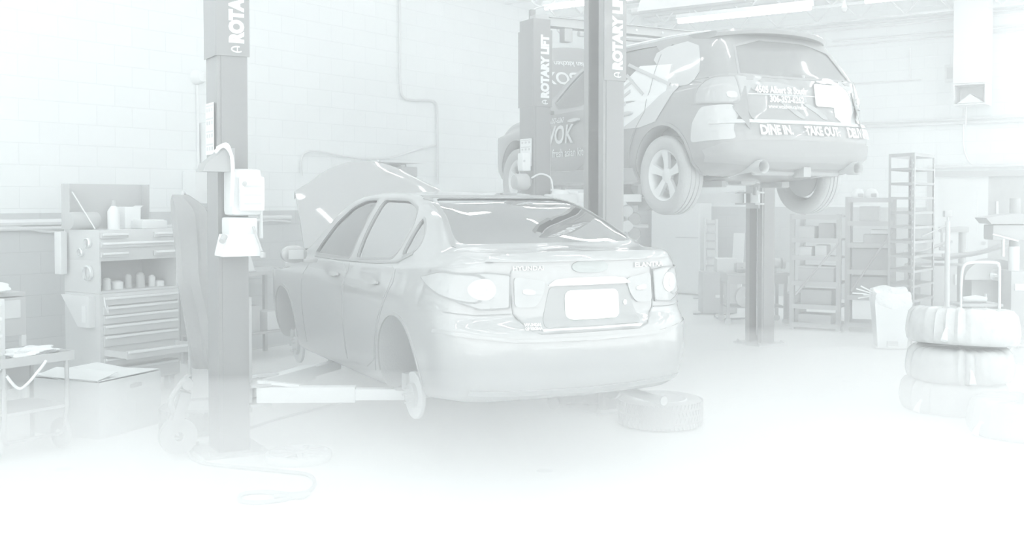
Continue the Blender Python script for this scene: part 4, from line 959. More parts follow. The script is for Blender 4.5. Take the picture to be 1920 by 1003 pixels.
MB().box((.02, .0, .30), (.08, .10, .22), bev=.02, ry=.3).tube(smooth_path([(0, 0, .22), (-.05, -.05, .36), (.03, -.05, .48), (.08, 0, .50)], 4), .02, 8).build('knuckle', M_STEELD, t)
MB().lathe([(.001, -.05), (.035, -.05), (.045, 0), (.035, .05), (.001, .05)], (.05, -.04, .46), 'Y', 16).build('bushing', M_STEELD, t)
# alloy wheel lying by the column
p = G(488, 868)
t = T('alloy_wheel', 'bright alloy wheel with many spokes lying flat at the foot of the lettered column', 'wheel', (p.x + .14, p.y + .20, 0), 0)
MB().lathe([(.17, .0), (.205, .0), (.215, .02), (.21, .05), (.19, .055), (.185, .03)], (0, 0, 0), 'Z', 44, closed=True).build('wheel_ring', M_ALU, t)
sb_ = MB()
for i in range(9): a = 2 * PI * i / 9; sb_.box((.115 * math.cos(a), .115 * math.sin(a), .045), (.15, .035, .018), rz=a, bev=.005)
sb_.lathe([(.001, .06), (.04, .058), (.05, .04), (.05, .03)], n=20); sb_.build('spokes', M_ALU, t)
# cables and hoses on the floor
def hose(name, label, pts, r, m, cat='hose', z=None, up=None):
    pp = [G(*q[:2]) + Vector((0, 0, r + (q[2] if len(q) > 2 else 0))) for q in pts]
    return MB().tube(smooth_path(pp, 8), r, 8).build(name, m, None, label=label, category=cat)
hose('air_hose', 'dark air hose looping over the open floor in front of the lettered lift column', [(400, 838), (362, 845), (358, 860), (385, 872), (430, 878), (520, 886), (575, 893), (590, 908), (578, 925), (545, 930), (500, 926), (455, 930), (450, 942), (480, 946), (530, 941), (560, 932)], .012, M_GREY)
hose('power_cable', 'thin dark cable running from the lettered column across to under the black sedan', [(466, 806), (520, 788), (590, 770), (640, 757)], .010, M_GREY, 'cable')
hose('power_cable', 'cable on the floor between the black sedan and the steel work table', [(1300, 560), (1340, 562), (1375, 567), (1420, 566)], .012, M_STEELD, 'cable')
hose('air_hose', 'hose end coiled under the steel work table behind the lift base', [(1300, 590), (1345, 588), (1375, 587), (1342, 593), (1350, 599), (1400, 598)], .012, M_STEELD)
t = T('nozzle', 'small air nozzle at the end of the hose on the open floor', 'nozzle', G(548, 936) + Vector((0, 0, .02)), R(40)); MB().tube([(-.1, 0, 0), (.06, 0, 0), (.1, 0, .01)], .02, 10, rs=[.016, .02, .01]).build('nozzle_body', M_GREY, t)
for i, (a, b_) in enumerate(((1575, 706), (1590, 715), (1022, 883), (118, 880))):
    q = G(a, b_); MB().lathe([(.001, .003), (.05, .003), (.055, .0)], (q.x, q.y, 0), 'Z', 12).build('floor_stain', M_LGREY, None, label=['small dark spot on the floor before the bin', 'lower of the two spots on the floor before the bin', 'lone spot on the bare floor in front of the black sedan', 'lone spot on the floor in front of the cardboard box'][i], category='stain')
# low floor jack under the sedan
jk = G(1112, 762)
t = T('floor_jack', 'low dark trolley jack under the rear bumper of the black sedan beside the loose tyre', 'jack', jk, AZ + R(170))
MB().bx(-.28, .35, -.16, -.13, .05, .15, .01).bx(-.28, .35, .13, .16, .05, .15, .01).box((.05, 0, .16), (.5, .10, .06), ry=R(-12), bev=.01).box((-.15, 0, .13), (.2, .22, .1), bev=.02).build('jack_frame', M_STEELD, t)
MB().lathe([(.001, .25), (.05, .25), (.055, .21), (.03, .2), (.03, .14)], (.30, 0, 0), 'Z', 16).build('saddle', M_STEELD, t)
for y in (-.19, .19): MB().lathe([(.001, -.02), (.05, -.02), (.05, .02), (.001, .02)], (.30, y, .05), 'Y', 18).build('jack_wheel', M_GREY, t); MB().lathe([(.001, -.015), (.035, -.015), (.035, .015), (.001, .015)], (-.24, y, .035), 'Y', 16).build('jack_wheel', M_GREY, t)
MB().box((-.42, 0, .20), (.3, .035, .035), ry=R(25)).build('handle_socket', M_LGREY, t)
# jacket / cover hanging behind the column
jc = A(355, 480, 8.0)
t = T('hanging_coverall', 'black coverall hanging in long folds beside the lettered column', 'clothing', (jc.x, jc.y, 0), AZ)
vs = []; rows = 26; cols = 20; prof = [(1.74, -.10, -.06), (1.70, -.125, .0), (1.64, -.13, .08), (1.58, -.13, .125), (1.2, -.10, .14), (.9, -.06, .18), (.6, .0, .22), (.40, .04, .24)]
pf = table_fn([(2 - z, a, b_) for z, a, b_ in prof])
for i in range(rows + 1):
    z = 1.72 - 1.30 * i / rows; x0, x1 = pf(2 - z)
    for j in range(cols):
        a = 2 * PI * j / cols; k = math.sin(a * 3 + i * .15) * .02 + math.sin(a * 6 + 1 + i * .05) * .014
        dpt = .09 + .02 * math.sin(i * .6)
        vs.append(((x0 + x1) / 2 + ((x1 - x0) / 2 + k) * math.cos(a), (dpt + k) * math.sin(a), z))
fs = [(i * cols + j, i * cols + (j + 1) % cols, (i + 1) * cols + (j + 1) % cols, (i + 1) * cols + j) for i in range(rows) for j in range(cols)] + [tuple(range(cols)), tuple(rows * cols + j for j in range(cols))]
MB().add(vs, fs).build('coverall', M_CLOTH, t)
MB().tube([(-.05, .16, 0), (-.05, .16, 1.70), (-.05, .02, 1.74), (-.05, 0, 1.70)], .012, 8).box((-.05, .16, .01), (.30, .30, .02), bev=.005).build('coat_stand', M_GREY, t)
# table with papers behind the column
q = oX(490, 528, -8.5)
t = T('work_bench', 'narrow work bench with clutter behind the front fender of the black sedan', 'bench', (-8.75, 7.45, 0), 0)
MB().bx(-.3, .3, -.45, .75, .90, .94, .004).build('bench_top', M_STEEL, t)
for x in (-.26, .26):
    for y in (-.4, .7): MB().bx(x - .02, x + .02, y - .02, y + .02, 0, .90).build('leg', M_STEELD, t)
MB().bx(-.28, .28, -.43, .73, .28, .30).build('bench_shelf', M_STEELD, t)
for i, (y, z, sx_, h, m) in enumerate(((-.15, .30, .22, .18, M_LGREY), (.10, .30, .2, .28, M_STEEL), (.40, .30, .2, .2, M_LGREY))):
    b_ = MB().bx(-.12, .12, -sx_ / 2, sx_ / 2, 0, h, .01); o_ = b_.build('parts_bin', m, None, label=['low pale bin on the bench shelf by the column', 'tall grey bin in the middle of the bench shelf', 'pale bin at the far end of the bench shelf'][i], category='bin', group='bins on the bench shelf'); o_.location = (-8.75 + .1, 7.45 + y, z)
t = T('manual', 'open white manual leaning on the work bench behind the lift column', 'book', (-8.55, 7.38, .94), 0)
MB().box((0, 0, .13), (.012, .34, .27), ry=R(-24), bev=.003).build('page', M_PAPER, t); MB().box((.03, 0, .008), (.10, .34, .012)).build('cover', M_LGREY, t)
# ------------------------------------------------------------------ left wall: conduits, hoses
def wtube(name, label, pts, r, m, cat, X=WX + .03, n=8):
    pp = [oX(a, b_, X) for a, b_ in pts]
    return MB().tube(smooth_path(pp, n) if n > 1 else pp, r, 8).build(name, m, None, label=label, category=cat)
M_PIPE = mat('painted_conduit', .82, .5); M_PIPE2 = mat('grey_conduit', .74, .5)
wtube('wall_conduit', 'thin conduit stepping down the white block wall above the open hood', [(750, -60), (750, 100), (751, 165), (758, 183), (775, 188), (805, 188), (818, 196), (820, 230), (821, 345)], .016, M_PIPE2, 'conduit')
wtube('wall_cable', 'thin dark cable looping along the wall above the open hood', [(566, 330), (565, 300), (575, 285), (600, 284), (640, 292), (690, 298), (740, 294), (790, 278), (817, 272)], .013, M_PIPE2, 'cable')
wtube('wall_conduit', 'upper pale pipe along the dark wall band on the left', [(-60, 419), (60, 417), (115, 416)], .03, M_WHITE, 'conduit')
wtube('wall_conduit', 'lower pale pipe along the dark wall band on the left', [(-60, 432), (60, 428), (330, 424)], .02, M_LGREY, 'conduit')
wtube('wall_cable', 'pale cable sagging across the dark wall band on the left', [(-40, 420), (40, 427), (90, 434), (160, 436)], .014, M_LGREY, 'cable')
wtube('wall_conduit', 'pale pipe along the dark wall band between the column and the hood', [(462, 408), (500, 408), (545, 407)], .025, M_LGREY, 'conduit')
wtube('wall_cable', 'cable below the pale pipe between the column and the hood', [(462, 418), (480, 416), (510, 413), (545, 416)], .012, M_LGREY, 'cable')
p = oX(368, 145, WX)
t = T('wall_alarm', 'round white alarm box high on the wall left of the lettered column', 'alarm', p); MB().lathe([(.001, .12), (.05, .11), (.075, .06), (.08, 0), (.001, 0)], axis='X', n=24).build('housing', M_WHITE, t)
q = oX(371, 360, WX); MB().tube([(WX + .015, p.y, p.z - .08), (WX + .015, q.y, q.z)], .016, 8).build('wall_conduit', M_PIPE, None, label='thin vertical conduit under the round alarm box', category='conduit')
p = oX(388, 350, WX + .15)
t = T('wall_heater', 'white box on the wall behind the hydraulic power unit', 'wall box', (WX, p.y, p.z), 0); MB().bx(0, .22, -.20, .16, -.18, .16, .02).build('case', M_WHITE, t); MB().bx(0, .18, .17, .2, -.2, .2).build('side_plate', M_STEELD, t)
p = oX(351, 345, WX); t = T('wall_hook', 'small dark round hook on the white wall above the coverall', 'hook', p); MB().lathe([(.001, .05), (.02, .045), (.025, .02), (.012, 0)], axis='X', n=14).build('knob_body', M_STEELD, t)
p = oX(392, 288, WX); t = T('wall_box', 'flat pale box high on the wall beside the dark motor cover', 'wall box', (WX, p.y, p.z - .1)); MB().bx(0, .12, -.13, .10, 0, .42, .01).build('case', M_WHITE, t)
a_ = oX(716, 297, WX + .35); b__ = oX(800, 302, WX + .35)
t = T('wall_shelf', 'white metal shelf on the wall just behind the top of the open hood', 'shelf', (WX, a_.y, a_.z - .22), 0)
MB().bx(0, .30, 0, b__.y - a_.y, .18, .20).bx(0, .28, -.01, 0, 0, .2).bx(0, .01, 0, b__.y - a_.y, -.02, .2).bx(0, .30, 0, b__.y - a_.y, -.02, .0).build('shelf_box', M_WHITE, t)
t = T('battery_case', 'dark case at the end of the wall shelf behind the open hood', 'box', (WX + .16, b__.y - .25, a_.z - .22)); MB().box((0, 0, .07), (.24, .30, .13), bev=.015).build('case', M_PLAS, t); MB().tube([(0, -.06, .13), (0, -.05, .17), (0, .05, .17), (0, .06, .13)], .008, 6).build('handle', M_STEELD, t)
# ------------------------------------------------------------------ far wall: door, pipes, heater, switch
yf = FY
struct('trim_1', MB().bx(DX0 - .09, DX0, yf - .03, yf + .3, 0, DZ + .09).bx(DX1, DX1 + .09, yf - .03, yf + .3, 0, DZ + .09).bx(DX0 - .09, DX1 + .09, yf - .03, yf + .3, DZ, DZ + .09), M_STEEL)
struct('door_1', MB().bx(DX0 - .005, -3.425, yf + .05, yf + .10, .0, DZ + .005).bx(DX0 + .15, -3.58, yf + .035, yf + .05, 1.15, 1.85), M_WHITE)
struct('door_2', MB().bx(-3.426, DX1 + .005, yf + .05, yf + .10, .0, DZ + .005).bx(-3.2, -2.8, yf + .035, yf + .05, 1.0, 1.8), M_STEEL)
MB().bx(-3.30, -3.27, yf - .01, yf + .04, 1.25, 1.66, .005).build('door_handle', M_WHITE, None, label='tall white pull on the grey door', category='door handle')
MB().tube([(-3.48, yf - .02, 1.0), (-3.48, yf + .05, 1.0)], .03, 12).build('door_handle', M_GREY, None, label='round knob on the white door', category='door handle')
def ftube(name, label, pts, r, m, cat, Y=FY - .05, n=6):
    pp = [oY(a, b_, Y) for a, b_ in pts]
    return MB().tube(smooth_path(pp, n) if n > 1 else pp, r, 8).build(name, m, None, label=label, category=cat)
for i, (a, b_, c_, d_, r_, yy) in enumerate(((1440, 60, 1960, 12, .022, -.05), (1470, 64, 1960, 22, .016, -.10), (1560, 80, 1960, 42, .018, -.05), (1540, 90, 1960, 52, .014, -.05), (1570, 158, 1728, 150, .014, -.05), (1610, 236, 1960, 224, .03, -.06), (1610, 230, 1960, 218, .016, -.10), (1740, 315, 1960, 307, .026, -.06))):
    A_, B_ = oY(a, b_, FY + yy), oY(c_, d_, FY + yy); B_.z = A_.z = (A_.z + B_.z) / 2
    MB().tube([A_, B_], r_, 8).build('wall_pipe', M_PIPE2, None, label=['highest dark pipe along the top of the far wall', 'pipe just under the highest one on the far wall', 'upper of the middle pair of pipes on the far wall', 'lower of the middle pair of pipes on the far wall', 'short pipe ending left of the small wall box', 'thick grey pipe along the far wall below the heater', 'thin pipe lying on top of the thick grey one', 'pipe running just above the double door'][i], category='pipe', group='pipes on the far wall')
ftube('wall_conduit', 'short vertical conduit left of the small wall box', [(1706, 90), (1706, 150)], .012, M_PIPE, 'conduit', n=1)
ftube('wall_cable', 'pale cable dropping below the heater to the door pipe', [(1807, 200), (1806, 270), (1815, 300), (1830, 312)], .012, M_PIPE, 'cable')
p = oY(1783, 138, FY); t = T('junction_box', 'small square grey box on the far wall beside the white heater duct', 'wall box', p)
MB().box((0, -.04, 0), (.16, .08, .27), bev=.01).build('case', M_LGREY, t); MB().box((.0, -.082, 0), (.09, .006, .18)).build('cover', M_STEEL, t)
p = oY(1824, 180, FY - .45)
t = T('heater_duct', 'white square duct hanging from the ceiling down to the unit heater', 'duct', (p.x, FY - .45, p.z)); MB().bx(-.24, .23, -.23, .23, .18, CZ - p.z, .005).build('duct', M_WHITE, t)
t = T('unit_heater', 'white unit heater under the square duct on the far wall', 'heater', (p.x, FY - .45, p.z))
MB().bx(-.24, .23, -.22, .22, .155, .175).bx(-.24, .23, -.22, .22, -.15, -.13).bx(-.24, -.22, -.22, .22, -.15, .17).bx(.21, .23, -.22, .22, -.15, .17).bx(-.22, .21, .18, .2, -.13, .155).build('heater_case', M_LGREY, t)
MB().prism([(-.2, -.12), (.19, -.12), (-.005, .02)], -.16, .15, 'Y').build('deflector', M_WHITE, t)
MB().tube([(-.1, 0, -.15), (-.1, 0, -.5)], .012, 6).build('gas_pipe', M_LGREY, t)
# ------------------------------------------------------------------ ceiling: joists and strip lights
M_TUBE = emis('fluorescent_tube', 9.0)
M_JOIST = mat('joist_paint', .80, .6)
def joist(Y, label):
    b = MB().bx(WX + .05, 4, Y - .03, Y + .03, CZ - .04, CZ - .01).bx(WX + .05, 4, Y - .03, Y + .03, CZ - .42, CZ - .39)
    x = WX + .1; i = 0
    while x < 3.8:
        b.tube([(x, Y, CZ - .40 if i % 2 else CZ - .03), (x + .35, Y, CZ - .03 if i % 2 else CZ - .40)], .014, 6); x += .35; i += 1
    b.build('roof_joist', M_JOIST, None, label=label, category='joist', group='open-web roof joists')
for i, Y in enumerate((11.5, 13.0, 14.5, 16.0, 17.4)): joist(Y, ['nearest', 'second nearest', 'middle', 'second farthest', 'farthest'][i] + ' open-web joist under the ceiling deck')
def strip_light(x0, x1, Y, z, label, top=CZ):
    t = T('strip_light', label, 'ceiling light', ((x0 + x1) / 2, Y, z), 0, 'fluorescent strip lights'); h = (x1 - x0) / 2
    MB().prism([(-.07, .03), (.07, .03), (.04, .09), (-.04, .09)], -h, h, 'X').build('housing', M_WHITE, t)
    for y in (0,): MB().tube([(-h + .02, y, 0), (h - .02, y, 0)], .036, 8).build('tube', M_TUBE, t, label='glowing tube')
    for x in (-h * .8, h * .8): MB().tube([(x, 0, .09), (x, 0, top - z)], .005, 6).build('hanger_chain', M_LGREY, t)
s0 = A(1270, 40, 15.2); strip_light(s0.x, s0.x + 1.95, s0.y, s0.z, 'long glowing strip light above the roof of the raised car')
s1 = A(1165, -3, 14.0); strip_light(s1.x - 1.2, s1.x + 1.0, s1.y, s1.z, 'strip light partly out of the picture left of the long one')
s2 = A(1620, 2, 14.6); strip_light(s2.x, s2.x + 2.44, s2.y, s2.z, 'strip light at the top edge near the heater duct')
k_ = 0
for X in (-8.2, -5.4, -2.6, .2, 3.0):  # unseen extra strips, added to even out the light
    for Y in (-1.0, 1.5, 4.0, 6.5, 9.0, 11.0, 13.0, 15.0, 17.0):
        if Y == 13.0 and X < -6 or Y > 14 and X < -3 or X > 2 and Y < 8: continue
        k_ += 1
        strip_light(X, X + 2.1, Y, 4.55, 'added strip light overhead, unseen, to brighten the room', 4.66)
pc = A(1583, 8, 14.0); MB().tube([(pc.x, pc.y, pc.z - .05), (pc.x, pc.y, CZ)], .02, 8).lathe([(.02, -.0), (.045, .05), (.02, .12)], tuple(pc - Vector((0, 0, .1))), 'Z', 10).build('hanging_cable', M_GREY, None, label='short dark cable hanging from the ceiling above the raised car tail', category='cable')
pc = A(1232, 22, 13.5); t = T('gas_heater_tube', 'grey sloping heater reflector under the ceiling near the crossbeam', 'heater', pc + Vector((.5, 0, 0)))
MB().prism([(-.16, 0), (.16, 0), (.07, .16), (-.07, .16)], -.7, .7, 'X').build('reflector', M_LGREY, t); MB().tube([(-.85, 0, .03), (.8, 0, .03)], .04, 10).build('burner_tube', M_STEEL, t)
MB().tube([(-.6, 0, .16), (-.6, 0, CZ - pc.z)], .006, 6).tube([(.6, 0, .16), (.6, 0, CZ - pc.z)], .006, 6).build('hanger', M_GREY, t)
# overhead hose loops above the rear column
pp = [A(a, b_, 11.4) for a, b_ in ((983, 190), (982, 90), (985, 50), (1000, 20), (1022, 13), (1040, 30), (1045, 55), (1055, 67))]
MB().tube(smooth_path(pp, 6), .010, 6).build('air_hose', M_LGREY, None, label='pale hose looping over the top of the column at the raised car front', category='hose')
pp = [A(a, b_, 11.6) for a, b_ in ((984, -30), (1000, 5), (1022, 12), (1040, 0), (1050, -30))]
MB().tube(smooth_path(pp, 6), .008, 6).build('air_hose', M_LGREY, None, label='thin pale hose hanging in a loop from above the column top', category='hose')
# ------------------------------------------------------------------ right side: fridge, table, shelves, rack, machines
# white cabinet behind the loose lift pads
p = G(1240, 548)
t = T('metal_locker', 'tall white metal locker against the far wall behind the wheel of the raised car', 'locker', (-8.95, 17.55, 0), 0)
MB().bx(0, .95, -.25, .25, .02, 1.62, .01).build('locker_body', M_WHITE, t); MB().bx(.02, .93, -.262, -.25, 1.02, 1.60).build('locker_door', M_WHITE, t); MB().bx(.02, .93, -.262, -.25, .04, 1.0).build('locker_door', M_WHITE, t)
MB().bx(.5, .93, -.268, -.262, 1.005, 1.025).build('latch', M_GREY, t)
la = G(1290, 543)
t = T('rack_ladder', 'white ladder-like rack with dark rungs standing beside the white locker', 'rack', (-7.92, 17.35, 0), 0)
MB().bx(0, .03, -.03, .03, 0, 1.35).bx(.20, .23, -.03, .03, 0, 1.35).build('rail', M_LGREY, t)
b = MB()
for i in range(9): b.bx(.03, .20, -.02, .02, .08 + i * .145, .11 + i * .145)
b.build('rungs', M_STEEL, t); MB().bx(.03, .20, .02, .035, .02, 1.33).build('back_panel', M_WHITE, t)
t = T('leaning_panel', 'narrow white board leaning on the wall between the rack and the work table', 'board', (-7.45, 17.6, 0), 0); MB().box((0, .08, .55), (.20, .03, 1.10), rx=R(-8), bev=.003).build('panel', M_WHITE, t)
# loose lift gear seen between the column and the wheel of the raised car
p = A(1180, 412, 11.5)
t = T('pad_holder', 'stand with round lift pad adapters right of the lift column behind the sedan', 'stand', (p.x, p.y, 0), AZ)
MB().tube([(.06, 0, 0), (.06, 0, 1.62)], .03, 10).tube([(-.05, 0, 0), (-.05, 0, 1.5)], .012, 8).bx(-.15, .2, -.15, .15, 0, .03).build('pole', M_GREY, t)
for i in range(4): MB().lathe([(.001, -.02), (.06, -.02), (.07, 0), (.06, .02), (.001, .02)], (-.03 if i % 2 else .05, -.05, 1.32 + i * .08), 'Y', 16).build('pad_adapter', [M_STEELD, M_WHITE][i % 2], t)
MB().tube([(-.1, -.04, 1.40), (.2, -.04, 1.40)], .02, 8).build('bracket', M_LGREY, t)
# work table on casters
t = T('work_table', 'dark steel work table on casters behind the base of the far lift column', 'table', (-5.75, 13.5, 0), AZ)
MB().bx(-.1, .75, -.05, .5, .66, .70, .005).bx(-.08, .73, -.03, .48, .55, .66).build('table_top', M_STEELD, t)
MB().bx(-.06, .71, 0, .45, .22, .24).build('table_shelf', M_STEELD, t)
for x in (-.07, .70):
    for y in (-.02, .44): l_ = MB().bx(x - .02, x + .02, y - .02, y + .02, .08, .60).build('leg', M_STEELD, t); MB().lathe([(.001, -.015), (.045, -.015), (.045, .015), (.001, .015)], (x, y, .045), 'Y', 16).build('caster', M_GREY, l_)
tm = Matrix.Translation((-5.75, 13.5, 0)) @ Matrix.Rotation(AZ, 4, 'Z')
def at(M_, x, y, z): return M_ @ Vector((x, y, z))
t = T('reel', 'wire reel hanging under the dark work table', 'reel', at(tm, .15, -.08, .38), AZ); MB().lathe([(.02, -.05), (.14, -.05), (.14, -.04), (.08, -.03), (.08, .03), (.14, .04), (.14, .05), (.02, .05)], axis='Y', n=24, closed=True).build('spool', M_STEEL, t); MB().tube([(0, 0, 0), (0, 0, .17)], .01, 6).build('hook', M_GREY, t)
t = T('parts_crate', 'pale open box on the floor cabinet left of the work table', 'box', (-6.45, 14.55, .62), AZ); MB().bx(0, .30, 0, .25, 0, .20, .004).build('crate', M_LGREY, t); MB().bx(.02, .28, .02, .23, .2, .205).build('crate_lid', M_WHITE, t)
t = T('floor_cabinet', 'grey floor cabinet left of the dark work table', 'cabinet', (-6.6, 14.4, 0), AZ); MB().bx(0, .5, 0, .4, .02, .62, .005).build('cabinet_body', M_STEEL, t); MB().bx(.18, .30, -.01, 0, .25, .29).build('label_plate', M_WHITE, t)
t = T('bench_vise', 'dark bench vise on the left end of the work table', 'vise', at(tm, .12, .1, .70), AZ); MB().box((0, 0, .06), (.14, .2, .12), bev=.02).box((0, -.12, .10), (.16, .05, .08), bev=.01).tube([(0, -.2, .06), (0, 0, .06)], .018, 8).tube([(-.08, -.2, .06), (.08, -.2, .06)], .008, 6).build('vise_body', M_STEELD, t)
t = T('bench_grinder', 'pale bench grinder on the right end of the work table', 'grinder', at(tm, .55, .15, .70), AZ); MB().lathe([(.001, -.12), (.06, -.12), (.07, -.05), (.07, .05), (.06, .12), (.001, .12)], (0, 0, .12), 'X', 20).box((0, 0, .03), (.12, .12, .06), bev=.01).build('grinder_motor', M_LGREY, t); MB().lathe([(.001, -.02), (.08, -.02), (.08, .02), (.001, .02)], (.16, 0, .12), 'X', 20).lathe([(.001, -.02), (.08, -.02), (.08, .02), (.001, .02)], (-.16, 0, .12), 'X', 20).build('grinding_wheels', M_GREY, t)
# pallet shelving: two bays. plane facing the camera roughly along the far wall direction
S0 = G(1482, 612); S1 = G(1572, 640)
SDv = (S1 - S0); 
def shelf_bay(name, label, p0, width, depth, top, levels, ang, brace=True):
    t = T(name, label, 'shelving', (p0.x, p0.y, 0), ang)
    for x in (0, width):
        for y in (0, depth):
            MB().bx(x - .03, x + .03, y - .025, y + .025, 0, top).build('upright', M_STEELD, t)
    for z in levels:
        s_ = MB().bx(-.02, width + .02, -.02, depth + .02, z - .02, z).build('shelf', M_STEELD, t)
        MB().bx(0, width, -.035, -.02, z - .05, z + .01).build('shelf_lip', M_STEEL, s_)
    if brace: MB().tube([(width, -.04, top * .75), (0.05, -.04, top * .3)], .012, 6).build('cross_brace', M_STEEL, t)
    return t
a0 = G(1485, 612); a1 = a0 + (G(1572, 640) - a0)
angS = R(-8) + AZ * 0 
qa = A(1485, 600, 13.9); qb = A(1572, 600, 13.6); vv = (qb - qa); vv.z = 0; an1 = math.atan2(vv.y, vv.x); L1 = vv.length
shelf_bay('steel_shelving', 'dark steel shelving bay just right of the far lift column', qa, L1, .5, 1.50, (.08, .32, .62, .95, 1.18, 1.48), an1)
qc = A(1588, 600, 13.7); qd = A(1672, 600, 13.5); v2 = qd - qc; v2.z = 0; an2 = math.atan2(v2.y, v2.x); L2 = v2.length
shelf_bay('steel_shelving', 'taller dark steel shelving bay behind the white bin', qc, L2, .5, 1.72, (.10, .45, .78, 1.12, 1.40, 1.70), an2)
M1 = Matrix.Translation((qa.x, qa.y, 0)) @ Matrix.Rotation(an1, 4, 'Z'); M2 = Matrix.Translation((qc.x, qc.y, 0)) @ Matrix.Rotation(an2, 4, 'Z')
def carton(nm, label, M_, an, x, y, z, sx, sy, sz, m, group=None, lid=None, kind='box'):
    t = T(nm, label, kind, at(M_, x, y, z), an, group)
    MB().bx(-sx / 2, sx / 2, 0, sy, 0, sz, .008).build('box_body', m, t)
    if lid: MB().bx(-sx / 2 - .006, sx / 2 + .006, -.006, sy, sz, sz + .025, .004).build('box_lid', lid, t)
    return t
g1 = 'boxes on the left shelving bay'; g2 = 'boxes on the right shelving bay'
carton('storage_box', 'pale carton on the second highest shelf of the left bay', M1, an1, .16, .05, 1.18, .22, .3, .16, M_LGREY, g1)
carton('storage_box', 'dark box beside the pale carton high on the left bay', M1, an1, .42, .05, 1.18, .2, .3, .20, M_STEELD, g1)
carton('storage_box', 'white tub on the middle shelf of the left bay', M1, an1, .16, .02, .95, .16, .2, .10, M_WHITE, g1, M_PAPER)
carton('storage_box', 'tilted white document box on the middle shelf of the left bay', M1, an1, .36, .02, .95, .15, .2, .15, M_PAPER, g1)
carton('tool_case', 'large grey tool case with a latch low on the left bay', M1, an1, .30, .02, .62, .46, .3, .18, M_STEEL, g1, M_GREY, 'tool case')
carton('storage_box', 'dark crate on the lower shelf of the left bay', M1, an1, .30, .03, .32, .4, .3, .20, M_STEELD, g1)
carton('storage_box', 'low dark tray on the bottom shelf of the left bay', M1, an1, .28, .03, .08, .42, .3, .12, M_GREY, g1)
carton('storage_box', 'grey carton under the top shelf of the right bay', M2, an2, .26, .03, 1.40, .24, .3, .20, M_GREY, g2)
carton('storage_box', 'white flat case on the second shelf of the right bay', M2, an2, .40, .0, 1.25, .24, .3, .05, M_WHITE, g2)
carton('tool_case', 'broad grey case under the flat white one on the right bay', M2, an2, .36, .02, 1.12, .34, .3, .12, M_STEEL, g2, None, 'tool case')
carton('storage_box', 'wide dark box in the middle of the right bay', M2, an2, .28, .03, .78, .46, .35, .28, M_STEELD, g2)
carton('storage_box', 'wide dark box low on the right bay behind the bin', M2, an2, .28, .03, .45, .46, .35, .25, M_STEELD, g2)
for i, x in enumerate((.12, .28)):
    t = T('welding_helmet', ['round white helmet at the left on top of the tall shelving', 'round white helmet at the right on top of the tall shelving'][i], 'helmet', at(M2, x, .15, 1.70), an2, 'helmets on the shelving')
    MB().lathe([(.001, .13), (.05, .12), (.085, .07), (.09, 0), (.085, 0), (.001, .1)], n=20).build('shell', M_WHITE, t); MB().box((.03, -.075, .04), (.07, .03, .05), bev=.01).build('visor', M_STEELD, t)
t = T('storage_drum', 'pale round drum on the floor between the lift base and the shelving', 'drum', G(1462, 612) + Vector((.1, .35, 0))); MB().lathe([(.001, 0), (.13, 0), (.135, .02), (.13, .2), (.135, .22), (.13, .40), (.13, .42), (.001, .42)], n=24).build('drum_body', M_GREY, t); MB().lathe([(.001, .44), (.12, .44), (.135, .42)], n=24).build('drum_lid', M_LGREY, t)
# slotted-angle tower
tl_ = A(1664, 600, 12.8); tm_ = A(1712, 600, 12.35); trr = A(1750, 600, 13.0)
t = T('slotted_angle_rack', 'tall narrow slotted-angle rack with many shelves behind the white bin', 'rack', (0, 0, 0), 0)
t.location = (tm_.x, tm_.y, 0)
L0 = Vector((tl_.x - tm_.x, tl_.y - tm_.y, 0)); R0 = Vector((trr.x - tm_.x, trr.y - tm_.y, 0)); TOPZ = 2.23
corners = [Vector((0, 0, 0)), L0, L0 + R0, R0]
cen = (L0 + R0) / 2
for i, c_ in enumerate(corners):
    b = MB(); d1 = (corners[(i + 1) % 4] - c_).normalized(); d2 = (corners[(i - 1) % 4] - c_).normalized()
    for d in (d1, d2):
        m_ = c_ + d * .02; b.box((m_.x, m_.y, TOPZ / 2), (.04, .004, TOPZ), rz=math.atan2(d.y, d.x))
    up_ = b.build('upright', M_STEELD, t)
    hb = MB()
    d = d1
    for q in range(28):
        m_ = c_ + d * .02; hb.box((m_.x, m_.y, .06 + q * .076), (.014, .006, .022), rz=math.atan2(d.y, d.x))
    hb.build('slots', M_LGREY, up_)
for q in range(13):
    z = .17 + q * (TOPZ - .17) / 12.0; b = MB(); off = Vector((0, 0, z)); k = [c_ * .985 + cen * .015 + off for c_ in corners]; k2 = [x - Vector((0, 0, .028)) for x in k]
    if q < 12:
        b.add(k + k2, [(0, 1, 2, 3), (7, 6, 5, 4), (0, 4, 5, 1), (1, 5, 6, 2), (2, 6, 7, 3), (3, 7, 4, 0)])
    else:
        for i in range(4):
            a_, c_ = k[i], k[(i + 1) % 4]; d = c_ - a_; b.box((a_ + c_) / 2 - Vector((0, 0, .02)), (d.length, .006, .04), rz=math.atan2(d.y, d.x))
    b.build('shelf', M_STEELD, t)
# pole with a head
p = A(1775, 600, 11.6)
t = T('headlight_aimer', 'slim dark pole with a small head standing right of the slotted rack', 'stand', (p.x, p.y, 0), AZ)
MB().tube([(0, 0, .03), (0, 0, 1.45)], .028, 10).tube([(0, 0, 1.45), (0, 0, 1.56)], .012, 8).build('pole', M_GREY, t)
MB().box((-.01, -.02, 1.53), (.09, .07, .07), bev=.015).tube([(-.02, 0, 1.40), (-.28, 0, 1.28)], .008, 6).build('head', M_STEEL, t)
MB().lathe([(.001, .04), (.15, .03), (.17, 0), (.001, 0)], n=24).build('foot', M_GREY, t)
